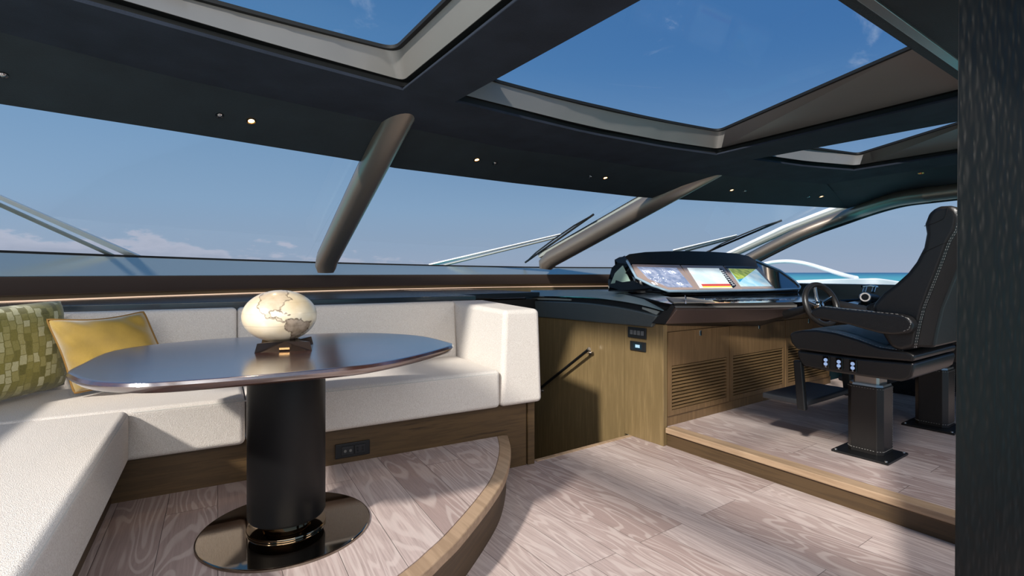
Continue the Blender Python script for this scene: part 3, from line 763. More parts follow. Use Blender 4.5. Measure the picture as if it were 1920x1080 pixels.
for j in range(nv+1):
    th = math.pi*j/nv
    for i in range(nu):
        ph = 2*math.pi*i/nu
        lx, ly, lz = math.sin(th)*math.cos(ph), math.sin(th)*math.sin(ph), math.cos(th)     # lx right, ly away, lz up
        vs.append(gpos + rt*lx*grx + vdir*ly*grx + Vector((0,0,lz*grz)))
        px, py = 636+lx*424, 418-lz*280
        jx = px + 5*math.sin(py*.13)+4*math.sin(px*.21); jy = py + 5*math.sin(px*.11)+3*math.sin(py*.27)
        v = 0.; e = 0.
        if ly < .15:
            for P_, k_ in ((na,.45),(sa,1.)):
                ins = inpoly(jx,jy,P_); d = dpoly(jx,jy,P_)
                if ins: v = max(v, k_)
                if d < 7: e = max(e, 1-d/9)
            for ix, iy, ir in isl:
                if math.hypot((jx-ix)*.6,(jy-iy)*1.4) < ir: e = max(e,.7); v = max(v,.6)
        lat = abs(((py+400) % 92)-46); 
        if abs(py-503) < 2.2: e = max(e,.35)
        if abs(py-625) < 2.0 or abs(py-380) < 1.6 or abs(py-262) < 1.6: e = max(e,.18)
        cols.append((v,e))
for j in range(nv):
    for i in range(nu):
        k_ = (i+1) % nu; fs.append((j*nu+i, j*nu+k_, (j+1)*nu+k_, (j+1)*nu+i))
me = bpy.data.meshes.new('globe_ball'); me.from_pydata([tuple(v) for v in vs], [], fs)
ca = me.color_attributes.new('chart', 'FLOAT_COLOR', 'POINT')
for i, (v, e) in enumerate(cols): ca.data[i].color = (v, e, 0, 1)
for p in me.polygons: p.use_smooth = True
def b_globe(t, b, tc):
    at = t.add('ShaderNodeAttribute', attribute_name='chart'); sp = t.add('ShaderNodeSeparateColor'); t.link(at.outputs['Color'], sp.inputs[0])
    n1 = t.add('ShaderNodeTexNoise', i_Scale=9.0, i_Detail=5.0); t.link(tc.outputs['Object'], n1.inputs['Vector'])
    base = t.ramp(n1.outputs[0], [(.3, lin((212,188,150))), (.5, lin((232,214,182))), (.7, lin((240,228,206)))])
    n2 = t.add('ShaderNodeTexNoise', i_Scale=60.0, i_Detail=4.0); t.link(tc.outputs['Object'], n2.inputs['Vector'])
    land = t.ramp(n2.outputs[0], [(.35, lin((120,100,84))), (.6, lin((165,145,128)))])
    base = t.mix(t.math('MULTIPLY', sp.outputs[0], .85), base, land)
    base = t.mix(t.math('MULTIPLY', sp.outputs[1], .9), base, lin((78,56,40)))
    t.link(base, b.inputs['Base Color'])
me.materials.append(mat('antique_globe_print', rough=.28, coat=.3, build=b_globe))
go = bpy.data.objects.new('globe_ball', me); C.objects.link(go); go.parent = gl; go.location = -world_loc(gl)
sz = ZT; st_h = gpos.z-grz-ZT+.010
q0 = onz(477,662,ZT); q1 = onz(585,657,ZT); ex = (q1-q0); ey = Vector((-ex.y,ex.x,0)).normalized()*.155
if ey.dot(vdir) < 0: ey = -ey
B4 = [q0, q1, q1+ey, q0+ey]; cen = sum(B4, Vector())/4
T4 = [lerp(B4[i],B4[(i+1)%4],.5) for i in range(4)]
T8 = []
T4 = [cen + (B4[i]-cen)*.92 for i in range(4)]
b = MB()
H = Vector((0,0,st_h)); 
mid = [cen+(lerp(B4[i],B4[(i+1)%4],.5)-cen)*1.0 for i in range(4)]
# faceted block: square foot, every upright face folded inwards between its corners
vs = [*B4, *[p+H for p in T4], *[cen+(m_-cen)*.42+H*.96 for m_ in mid]]
fs = [(3,2,1,0)]
for i in range(4):
    j = (i+1) % 4; fs += [(i,j,8+i), (i,8+i,4+i), (j,4+j,8+i)]
    
fs += [(4,8,9+0,5), (5,9,10,6)] if False else []
fs += [(4,8,5,9,6,10,7,11)]
b.add(vs, fs); so = b.build('stand', mat('dark_bronze_gloss', lin((70,58,52)), .12, metal=.8), gl, smooth=False)
b = MB(); m0 = lerp(q0,q1,.42)+(ey*.04); m1 = lerp(q0,q1,.60)+ey*.04
fn = (-ey).normalized()
b.hexa([m0+Vector((0,0,.006))-ey*.0+fn*.002, m1+Vector((0,0,.006))+fn*.002, m1+Vector((0,0,.006))-fn*.004, m0+Vector((0,0,.006))-fn*.004, m0+Vector((0,0,.012))+fn*.002, m1+Vector((0,0,.012))+fn*.002, m1+Vector((0,0,.012))-fn*.004, m0+Vector((0,0,.012))-fn*.004])
b.build('name_plate', mat('brass_plate', lin((230,180,120)), .2, metal=.9), gl)

# ================================================================== CUSHIONS
def cushion(name, label, corners, thick, m, n=28, pinch=.16, pipe=None, back=None, grp=None, wr=0., bulgeS=1.):
    """corners BL,BR,TR,TL ; normal points to the room"""
    BL,BR,TR,TL = [Vector(c) for c in corners]
    nn = (BR-BL).cross(TL-BL).normalized()
    if nn.dot(O-BL) < 0: nn = -nn
    t = thing(name, label, 'cushion', (BL+BR)/2)
    def pt(i, j, sgn):
        s_, r_ = i/n, j/n
        x = 2*s_-1; y = 2*r_-1
        kx = 1 - pinch*(1-y*y)*.0; 
        xx = x*(1 - .09*(1-y*y)*(abs(x)**2)); yy = y*(1-pinch*(1-x*x)*(abs(y)**2))
        kc = 1-.055*(x*y)**4; xx *= kc; yy *= kc
        s2, r2 = (xx+1)/2, (yy+1)/2
        p = lerp(lerp(BL,BR,s2), lerp(TL,TR,s2), r2)
        h = (max(0,(1-x**4))*max(0,(1-y**4)))**.55
        w_ = wr*h*((.3+abs(x*y)*2)*math.sin(9*x+5*y*y+3*y) + (abs(x)**3)*math.sin(14*y+3*x) + (abs(y)**3)*.8*math.sin(13*x+2))
        return p + nn*sgn*(thick/2*h + w_)
    me = bpy.data.meshes.new('cover'); vs = []; fs = []; uvs = []
    for sgn in (1,-1):
        o_ = len(vs)
        for j in range(n+1):
            for i in range(n+1):
                vs.append(pt(i,j,sgn)); uvs.append((i/n, j/n))
        for j in range(n):
            for i in range(n):
                f_ = (o_+j*(n+1)+i, o_+j*(n+1)+i+1, o_+(j+1)*(n+1)+i+1, o_+(j+1)*(n+1)+i)
                fs.append(f_ if sgn > 0 else f_[::-1])
    me.from_pydata([tuple(v) for v in vs], [], fs)
    uvl = me.uv_layers.new(name='UVMap')
    for l in me.loops: uvl.data[l.index].uv = uvs[l.vertex_index]
    me.materials.append(m)
    if back:
        me.materials.append(back)
        for k, p in enumerate(me.polygons):
            if k >= n*n: p.material_index = 1
    for p in me.polygons: p.use_smooth = True
    o = bpy.data.objects.new('cover', me); C.objects.link(o); o.parent = t; o.location = -world_loc(t)
    if pipe:
        ring = [pt(i,0,0) for i in range(n)] + [pt(n,j,0) for j in range(n)] + [pt(n-i,n,0) for i in range(n)] + [pt(0,n-j,0) for j in range(n)]
        MB().tube(ring, pipe[1], 8, closed=True).build('piping', pipe[0], t)
    return t
ZS = ST+.004
gp = [onz(-120,775,ZS)+Vector((0,0,.0)), onz(118,728,ZS)]
BLg = atY(-150,792,1.667); BRg = atY(127,724,2.13); TRg = atY(120,560,2.17); TLg = atY(-160,588,1.70)
up1 = Vector((0,0,.345))
lean = Vector((-.995*.10,.05,0))
cushion('throw_pillow', 'large green cut velvet pillow with block pattern in the left sofa corner', [BLg, BRg, TRg, TLg], .15, M_green, pinch=.04)
BLy = onz(136,746,ZS); a_dir = (S(1,0,0)-S(0,0,0))
TLy = atY(82,596,1.99); TRy = atY(271,581,2.16)
BRy = onz(300,708,ZS)
BRy = BLy + (TRy-TLy) + Vector((.04,0,0)); BRy.z = ZS
sh = Vector((0,0,.01))
cushion('throw_pillow', 'small mustard yellow velvet pillow with ochre piping leaning on the green pillow', [BLy+sh, BRy+sh, TRy, TLy], .14, M_mustard, pipe=(M_pipe,.005), back=M_trim, wr=.0075)

# ================================================================== HELM CABINET
FC = 1.94
cab = thing('helm_cabinet', 'brown oak helm cabinet with three louvred doors under the dashboard', 'cabinet', (3.4,2.1,ZH))
UE2 = 4.50
b = MB(); b.box((2.44,FC,0),(2.475,2.235,.70)); b.build('side_panel', M_oakv, cab, bevel=.002)
b = MB(); b.box((2.475,FC+.035,ZH),(4.53,2.3,.70)); b.build('carcass', M_black, cab)
b = MB(); b.box((2.475,FC+.006,ZH),(4.53,FC+.03,ZH+.055)); b.box((2.475,FC+.006,.655),(4.53,FC+.03,.70)); b.build('face_frame', M_oakcab, cab)
for (u0_,u1_) in ((2.482,3.10),(3.108,3.805),(3.813,4.50)):
    z0, z1 = ZH+.058, .652
    va, vb, vz0, vz1 = u0_+.035, u1_-.03, .195, .455
    d = MB(); d.box((u0_,FC,z0),(u1_,FC+.022,vz0)); d.box((u0_,FC,vz1),(u1_,FC+.022,z1)); d.box((u0_,FC,vz0),(va,FC+.022,vz1)); d.box((vb,FC,vz0),(u1_,FC+.022,vz1))
    do = d.build('door', M_oakcab, cab)
    g = MB(); n_ = 13
    for k in range(n_):
        z = lerp(vz0,vz1,(k+.5)/n_); h_ = (vz1-vz0)/n_*.27
        g.hexa([Vector(p) for p in ((va,FC+.002,z-h_),(vb,FC+.002,z-h_),(vb,FC+.02,z-h_+.003),(va,FC+.02,z-h_+.003),(va,FC+.002,z+h_),(vb,FC+.002,z+h_),(vb,FC+.02,z+h_+.003),(va,FC+.02,z+h_+.003))])
    g.build('louvre', M_slat, do)
    k_ = MB(); uc = lerp(u0_,u1_,.5); k_.box((uc-.010,FC-.004,.612),(uc+.010,FC,.645)); k_.build('lock', M_chrome, do, bevel=.003)
    k_ = MB(); k_.box((uc-.005,FC-.006,.617),(uc+.005,FC-.003,.640)); k_.build('keyhole', M_blackgap, do)
# switch plates on the cabinet flank
def onside(x, y): return onu(x, y, 2.44)
def plate(name, label, px, inset=None):
    a_, c_ = onside(px[0],px[1]), onside(px[2],px[3])
    t = thing(name, label, 'switch', ((a_+c_)/2))
    MB().box((2.430,min(a_.y,c_.y),min(a_.z,c_.z)),(2.4395,max(a_.y,c_.y),max(a_.z,c_.z))).build('plate', mat('graphite_plate', lin((44,46,48)), .35, metal=.3), t, bevel=.002)
    return t, min(a_.y,c_.y), max(a_.y,c_.y), min(a_.z,c_.z), max(a_.z,c_.z)
t, y0, y1, z0, z1 = plate('switch_panel', 'dark switch plate with a row of buttons on the oak cabinet side, the upper one', (1179,612,1213,636))
for k in range(4):
    ya = lerp(y1,y0,.14+.2*k); yb = lerp(y1,y0,.14+.2*k+.15)
    MB().box((2.427,yb,lerp(z0,z1,.3)),(2.4305,ya,lerp(z0,z1,.72))).build('button', mat('grey_button', lin((92,94,96)), .4), t, bevel=.001)
t, y0, y1, z0, z1 = plate('touch_panel', 'small dark plate with a pale blue lit symbol below the switch plate', (1183,638.5,1212,660))
MB().box((2.428,lerp(y1,y0,.78),lerp(z0,z1,.22)),(2.4305,lerp(y1,y0,.25),lerp(z0,z1,.8))).build('screen', mat('blue_grey_screen', lin((30,46,56)), .2), t)
MB().box((2.427,lerp(y1,y0,.66),lerp(z0,z1,.36)),(2.4285,lerp(y1,y0,.38),lerp(z0,z1,.68))).build('symbol', em('pale_symbol', (.4,.6,.75), .3), t)
# handrail
h0, h1 = onu(1104,655,2.385), onu(1018,724,2.385)
h2 = h1 + (h1-h0)*.25
t = thing('handrail', 'slim black stair handrail with chrome tip on the stairwell wall', 'handrail', (h0+h1)/2)
b = MB(); b.tube([h0,h2], .012, 12, r2=.009); b.build('rail', M_black, t)
dd = (h0-h1).normalized()
b = MB(); b.tube([h0-dd*.002,h0+dd*.008], .0125, 12); b.build('tip', M_silver, t)
for p in (lerp(h0,h2,.07), lerp(h0,h2,.92)):
    b = MB(); b.tube([p, p+Vector((.055,0,-.004))], .006, 10); b.lathe([(.0001,0),(.014,0),(.014,.004),(.0001,.004)], p+Vector((.051,0,-.004)), 20, (1,0,0)); b.build('bracket', M_silver, t)

# ================================================================== HELM DASH
dash = thing('helm_dashboard', 'sloping helm dashboard with bronze lip and petrol leather flank above the oak cabinet', 'dashboard', (3.4,2.2,.70))
# flank bands along u ~ 2.40 (leather pad, gap, upper band)
def band(name, topx, botx, ut, ub, m, th=.05, bev=.006, parent=dash, n=None):
    T = [onu(x,y,ut) for x,y in topx]; Bt = [onu(x,y,ub) for x,y in botx]
    T = smoothpts(T,4); Bt = smoothpts(Bt,4)
    b = MB(); b.loft([[t_, bb, bb+Vector((th,0,0)), t_+Vector((th,0,0))] for t_, bb in zip(T,Bt)])
    return b.build(name, m, parent, bevel=bev)
band('leather_pad', [(940,562),(995,564),(1085,567),(1147,574),(1190,582),(1231,592)], [(940,590),(1000,594),(1060,599),(1120,605),(1170,609),(1221,614)], 2.405, 2.42, M_leather2, .05, .010)
band('recess', [(985,556),(1050,558),(1100,560),(1147,563),(1200,572),(1245,584)], [(985,566),(1050,568),(1085,569),(1147,577),(1190,585),(1231,594)], 2.45, 2.44, M_blackgap, .02, 0)
band('recess_strip', [(985,557.5),(1010,558.3),(1040,559.3),(1070,561)], [(985,561.5),(1010,562),(1040,562.6),(1070,563.6)], 2.442, 2.436, M_strip, .01, 0)
band('recess_strip', [(1204,575.5),(1214,578),(1224,580.6),(1236,584)], [(1204,579.5),(1212,582.5),(1220,586),(1231,590.5)], 2.440, 2.436, M_strip, .01, 0)
band('upper_band', [(995,544.5),(1085,544.5),(1147,547.5),(1203,557),(1255,569)], [(995,555.5),(1085,556.5),(1147,562.5),(1200,571.5),(1243,583)], 2.52, 2.415, M_teal, .05, .003)
# dash top surface: from the flank to starboard; slopes gently aft
LTL, LTR = atY(1257,569.5,2.93), atY(1497,566.5,3.62)
def dtop(u, z=.838): return Vector((u,2.30,z))
zl = LTL.z
b = MB()
pts = [LTL, lerp(LTL,LTR,.5), LTR, Vector((4.95,LTR.y-.05,LTR.z-.0))]
bk = [Vector((2.62,2.55,.853)), Vector((3.1,2.55,.86)), Vector((3.7,2.55,.855)), Vector((4.95,2.55,.85))]
b.loft([[p, q, q+Vector((0,0,-.06)), p+Vector((0,0.03,-.04))] for p, q in zip(pts,bk)])
b.build('dash_top', M_gloss, dash)
fl = smoothpts([onu(996,544.8,2.518), onu(1085,544.8,2.518), onu(1147,547.8,2.518), onu(1203,557.3,2.50), onu(1255,569.2,2.47)], 4)
b = MB(); b.loft([[p, Vector((2.74,p.y+.03,p.z+.002)), Vector((2.74,p.y+.03,.79)), p+Vector((0,0,-.03))] for p in fl]); b.build('flank_top', M_dark_teal, dash)
b = MB(); b.box((2.66,2.5,.80),(4.94,3.3,.852)); b.build('forward_shelf', M_dark_teal, dash)
# bronze lip: bevelled front moulding with chamfered ends
def lipring(tpx, bpx, Y, Yb):
    T = atY(*tpx, Y); B_ = atY(*bpx, Yb); return [T, T+Vector((0,-.012,-.012)), B_, B_+Vector((0,.06,.0)), T+Vector((0,.05,0))]
rings = [lipring((1266,577),(1248,607.5),2.93,2.98), lipring((1340,576.5),(1340,605),3.13,3.2), lipring((1433,576),(1433,601.5),3.40,3.46), lipring((1494,575.5),(1487,588),3.59,3.66)]
b = MB(); b.loft(rings); b.build('lip', M_bronze2, dash, bevel=.003)
b = MB(); b.loft([[atY(1258,568.6,3.02), atY(1267,577.2,2.915), atY(1267,578,2.93), atY(1260,572,3.05)], [atY(1495,565,3.72), atY(1494,576,3.575), atY(1494,577,3.59), atY(1495,568,3.75)]]); b.build('lip_edge', M_bronze, dash)
# dark chamfered corner piece
b = MB(); b.hexa([atY(1256,570,2.95), atY(1266,573,2.92), atY(1248,608,2.97), atY(1222,606,3.02), atY(1256,570,3.05), atY(1266,573,3.02), atY(1248,608,3.07), atY(1222,606,3.10)])
b.build('corner_cap', M_black, dash, bevel=.002)
# underside to cabinet
b = MB(); b.loft([[atY(1248,607,2.99), atY(1248,615,3.05), Vector((2.50,2.1,.702)), Vector((2.50,2.1,.76))], [atY(1433,601,3.47), atY(1425,612,3.6), Vector((3.6,2.1,.702)), Vector((3.6,2.1,.76))], [atY(1487,587,3.67), atY(1487,590,3.8), Vector((4.2,2.1,.702)), Vector((4.2,2.1,.76))]]); b.build('apron', M_leather, dash)
# bronze tray with divider, buttons on the gloss top
pt_ = lambda x, y: onpl(x, y, LTL+Vector((0,0,.006)), Vector((0,-.055,1)))
tray = [(1248,557.5),(1284,556.8),(1284,566.5),(1263,566.5)]
b = MB(); b.prism([pt_(x,y) for x,y in tray], (0,0,-.006)); b.build('tray', M_taupe, dash)
b = MB(); b.prism([pt_(x,y) for x,y in ((1287,556.8),(1296,557.5),(1340,566),(1287,566.5))], (0,0,-.006)); b.build('tray', M_taupe, dash)
b = MB(); p_ = pt_(1284,566); q_ = pt_(1284,557); b.hexa([p_, p_+Vector((.006,0,0)), q_+Vector((.006,0,0)), q_, p_+Vector((0,0,.012)), p_+Vector((.006,0,.012)), q_+Vector((.006,0,.012)), q_+Vector((0,0,.012))]); b.build('divider', M_silver, dash)
for i in range(13):
    for j in range(2):
        u_ = 2.98+.075*i; y_ = 1.93+.11*j
        r_ = random.random(); zz = lerp(LTL.z, LTR.z, min(1,(u_-2.42)/1.3))+ (y_-1.86)*.055+.002
        MB().box((u_,y_,zz),(u_+.05,y_+.05,zz+.008)).build('button', (M_chrome if r_ < .3 else M_black if r_ < .7 else mat('blue_grey_key', lin((70,84,110)), .25)), dash, bevel=.003)
# starboard return of the dash beside the second seat
b = MB()
tA, tB = onu(1560,562,4.32), onu(1660,583,4.32)
tC = tB + (tB-tA)*.8
b.loft([[p, Vector((4.94,p.y,p.z+.02)), Vector((4.94,p.y,ZH)), Vector((4.54,p.y,ZH)), Vector((p.x,p.y,p.z-.05))] for p in (tA,tB,tC)]); sc_t = thing('side_console', 'glossy black starboard side console with bronze lip carrying the throttle', 'console', Vector((4.6,tB.y,ZH))); b.build('body', M_gloss, sc_t, bevel=.004)
b = MB(); b.tube([tA+Vector((0,0,-.018)), tB+Vector((0,0,-.018)), tC+Vector((0,0,-.018))], .012, 10, r2=.024); b.build('lip', M_bronze, sc_t)

# ---- instrument pod
pod = thing('instrument_pod', 'glossy black hooded instrument pod with three screens on the dashboard', 'instrument panel', (3.7,2.4,.86))
PP = Vector((3.5,2.25,.868)); PQ = Vector((3.5,2.55,1.060)); PN = (PQ-PP).cross(Vector((1,0,0))).normalized()
on = lambda x, y, o_=0.: onpl(x, y, PP+PN*o_*(1 if PN.y < 0 else -1), PN)
if PN.y > 0: PN = -PN
on = lambda x, y, o_=0.: onpl(x, y, PP+PN*o_, PN)
rimpx = [(1171,481),(1180,497),(1193,520.5),(1222,535),(1253,546),(1305,546),(1360,545),(1430,544),(1499,541.5),(1500,537),(1492,528),(1462,507),(1417,488)]
rim = [on(x,y) for x,y in rimpx]
b = MB(); b.tube(rim, .009, 8); b.build('rim', mat('pale_blue_chrome', lin((176,204,222)), .2, metal=.4), pod)
face = [on(x,y,-.006) for x,y in rimpx]
b = MB(); b.prism(face, -PN*.03); b.build('fascia', M_gloss, pod)
# hood: from the rim upper line forward and down
hood_px = [(1171,481),(1180,476),(1210,472),(1250,470.5),(1287,470),(1335,471.5),(1380,474.5),(1404,480),(1417,488)]
hin = [(1180,495),(1190,494),(1215,494),(1250,495),(1290,496),(1335,497.5),(1380,499),(1405,500),(1422,501)]
ho = [onf(x,y,2.62) for x,y in hood_px]; hi_ = [on(x,y,.004) for x,y in hin]
b = MB(); b.loft([[h_, i_, i_+Vector((0,.06,-.02)), h_+Vector((0,.10,-.02)), Vector((max(h_.x,2.90),2.74,.87))] for h_, i_ in zip(ho,hi_)]); b.build('hood', mat('black_grain_leather', lin((20,22,22)), .5, bump=.3, bscale=300), pod, bevel=.004)
# port cheek of the pod, with the glass quarter light
ck = [on(1171,481), on(1193,520.5), on(1222,535), on(1253,546), onf(1245,553,2.35), onf(1162,547.5,2.55), onu(1141,545,2.80), onu(1140,527,2.80), onu(1147,502,2.82)]
b = MB(); cx = sum(ck, Vector())/len(ck); b.add(ck+[cx+Vector((.02,.02,-.0))], [(i,(i+1)%len(ck),len(ck)) for i in range(len(ck))]+[tuple(range(len(ck)))]); b.build('cheek', M_gloss, pod)
qn = (ck[0]-ck[7]).cross(ck[3]-ck[7]).normalized()
if qn.dot(O-cx) < 0: qn = -qn
qp = cx + qn*.012
b = MB(); Q4 = [onu(x,y,2.775) for x,y in ((1167,498),(1181,527),(1145,532),(1153,512))]
b.prism(Q4, (.006,0,0)); b.build('quarter_light', mat('pale_green_glass', lin((170,196,180)), .12, coat=.5), pod)
# starboard cheek
b = MB(); sc_ = [on(1417,488), on(1462,507), on(1492,528), on(1500,537), on(1499,541.5), Vector((4.72,2.75,.86)), Vector((4.6,3.0,.87)), Vector((4.5,2.85,1.05))]
cx = sum(sc_, Vector())/len(sc_)
b.add(sc_+[cx+Vector((-.1,.1,0))], [(i,(i+1)%len(sc_),len(sc_)) for i in range(len(sc_))]+[tuple(range(len(sc_)))]); b.build('cheek', M_gloss, pod)
b = MB(); b.prism([on(x,y,-.02) for x,y in ((1162,546),(1245,553),(1360,552.5),(1495,551),(1500,541),(1253,545))], Vector((0,.08,0))); b.build('foot', M_gloss, pod)
# screens
def zq(zx, zy): return (1120+zx/4.8, 450+zy/4.8)
def screen(label, outer_, inner_, base):
    s_ = MB(); s_.prism([on(*zq(*p),.004) for p in outer_], -PN*.012); so = s_.build('screen', mat('bronze_bezel', lin((186,164,154)), .3), pod); so['label'] = label
    d = MB(); d.prism([on(*zq(*p),.0052) for p in inner_], -PN*.002); d.build('display', base, so)
    return so
def bscreen(c1, c2, sc_=30):
    def f(t, b, tc):
        n = t.add('ShaderNodeTexNoise', i_Scale=sc_, i_Detail=5.0); t.link(tc.outputs['Object'], n.inputs['Vector'])
        c = t.ramp(n.outputs[0], [(.4, c1), (.62, c2)]); t.link(c, b.inputs['Base Color']); t.link(c, b.inputs['Emission Color']); b.inputs['Emission Strength'].default_value = .6
    return f
s1 = screen('engine data screen with white figures', [(312,218),(740,225),(900,445),(640,450),(370,335)], [(355,240),(712,250),(860,425),(640,425),(455,345)], mat('data_display', rough=.15, build=bscreen(lin((118,130,158)), lin((158,164,184)), 25)))
s2 = screen('pale chart screen with red and yellow bars', [(752,226),(1128,232),(1296,443),(912,446)], [(808,250),(1095,255),(1218,432),(925,432)], mat('chart_display', rough=.15, build=bscreen(lin((196,212,214)), lin((222,232,232)), 6)))
s3 = screen('colour map screen', [(1140,233),(1452,240),(1596,435),(1303,441)], [(1180,256),(1430,262),(1572,415),(1292,418)], mat('map_display', rough=.15, build=bscreen(lin((150,196,214)), lin((204,222,224)), 9)))
def quad(parent, name, pxs, m, o_=.0075): MB().prism([on(*zq(*p),o_) for p in pxs], -PN*.001).build(name, m, parent)
quad(s2, 'red_bar', [(935,396),(1192,394),(1204,412),(946,414)], em('red_band', lin((190,60,40)), .7))
quad(s2, 'yellow_bar', [(946,415),(1205,413),(1212,424),(951,427)], em('yellow_band', lin((225,200,80)), .7))
quad(s2, 'black_column', [(1096,258),(1126,262),(1250,410),(1222,430)], M_black)
bb = MB()
for k in range(9):
    for dx in (0, 12):
        p = Vector((1108+dx+k*13.2, 272+k*16, 0)); bb.prism([on(*zq(p.x+a_,p.y+c_),.009) for a_,c_ in ((0,0),(7,0),(11,6),(4,6))], -PN*.001)
bb.build('figure_column', em('white_figures', (.85,.9,.95), .7), s2)
quad(s3, 'map_land', [(1182,257),(1425,262),(1275,372)], mat('green_map', rough=.2, build=bscreen(lin((128,148,40)), lin((178,188,70)), 22)))
quad(s3, 'map_shallows', [(1262,355),(1312,345),(1282,378)], em('blue_shallows', lin((40,140,180)), .6))
quad(s3, 'map_header', [(1150,237),(1448,242),(1436,256),(1160,252)], M_black)
W_ = em('white_figures2', (.9,.93,1.0), .9)
ex_ = (on(*zq(700,260))-on(*zq(400,255))).normalized(); ey_ = (PQ-PP).normalized()
for txt, zx, zy, s_ in (('178',445,288,.052),('178',670,290,.052),('0.1',520,392,.045),('9.2',745,395,.045)):
    textmesh(txt, s_, frame3(on(*zq(zx,zy),.0085), ex_, ey_), W_, 'figures', s1)
for k in range(24):
    bb = MB(); zx, zy = random.uniform(470,640), random.uniform(265,385); s_ = random.uniform(2,5)
    bb.prism([on(*zq(zx+a_*s_,zy+c_*s_),.008) for a_,c_ in ((0,0),(1.6,0),(1.9,1),(.3,1))], -PN*.001); bb.build('indicator_dot', W_, s1)

# ================================================================== STEERING WHEEL
wc = atY(1540,571,3.25)
wh = thing('steering_wheel', 'black leather rimmed steering wheel with chrome spokes in front of the second helm seat', 'steering wheel', wc)
wn = Vector((-.22,-.90,.30)).normalized(); wx = Vector((.9,-.22,0)); wx = (wx - wn*wx.dot(wn)).normalized(); wy = wn.cross(wx)
if wy.z < 0: wy = -wy
RX, RZ = .132, .128
ring = [wc + wx*RX*math.cos(2*math.pi*k/48) + wy*RZ*math.sin(2*math.pi*k/48) for k in range(48)]
MB().tube(ring, .0175, 12, closed=True, up=tuple(wn)).build('rim', M_leather, wh)
for ang in (95, 23, -49, 239, 167):
    e = wx*RX*math.cos(R(ang)) + wy*RZ*math.sin(R(ang))
    MB().tube([wc - wn*.02 + e*.12, wc - wn*.012 + e*.5, wc + e*.97], [.012,.009,.010], 10).build('spoke', M_chrome, wh)
MB().lathe([(.0001,.006),(.018,.006),(.026,.0),(.030,-.02),(.026,-.035),(.0001,-.035)], wc, 28, wn).build('hub', M_chrome, wh)
MB().tube([wc-wn*.03, wc-wn*.27], [.022,.032], 20).build('column', M_black, wh)

# throttle
tc_ = atY(1622,557,3.95)
th = thing('throttle_lever', 'twin chrome throttle lever on the black starboard side console', 'throttle', tc_)
vn = -ray(1622,557).normalized(); vn.z = .1
MB().lathe([(.0001,.0),(.034,0),(.040,-.01),(.040,-.06),(.0001,-.06)][::-1], tc_, 32, vn).build('base', M_silver, th)
MB().lathe([(.0001,.006),(.022,.006),(.024,.001),(.0001,.001)], tc_, 24, vn).build('dial', M_black, th)
for x0_, x1_ in ((1617,1623),(1634,1640)):
    a_, b_ = atY(x0_+3,548,4.0), atY(x1_,538,4.02); MB().tube([a_,b_], .012, 12).build('lever', M_chrome, th)
MB().tube([atY(1616,537,4.02), atY(1630,535.5,4.02), atY(1645,538,4.02)], .010, 12).build('grip', M_chrome, th)
MB().tube([tc_+Vector((.02,.02,.0)), atY(1642,561,4.1)], .035, 20).build('housing', M_black, th)
MB().tube([atY(1622,563,3.98), atY(1628,572,4.05)], .03, 16).build('foot', M_black, th)
# blue lit gauge under the wheel
t = thing('courtesy_light', 'small deep blue lit panel on the cabinet below the steering wheel', 'light', onf(1587,608,FC-.01))
a_, c_ = onf(1573,603,FC-.012), onf(1600,613,FC-.012)
MB().box((a_.x,FC-.012,c_.z),(c_.x,FC-.001,a_.z)).build('lens', em('deep_blue', lin((20,40,190)), .9), t, bevel=.004)
MB().box((a_.x-.01,FC-.006,c_.z-.008),(c_.x+.01,FC-.0005,a_.z+.008)).build('bezel', M_black, t)

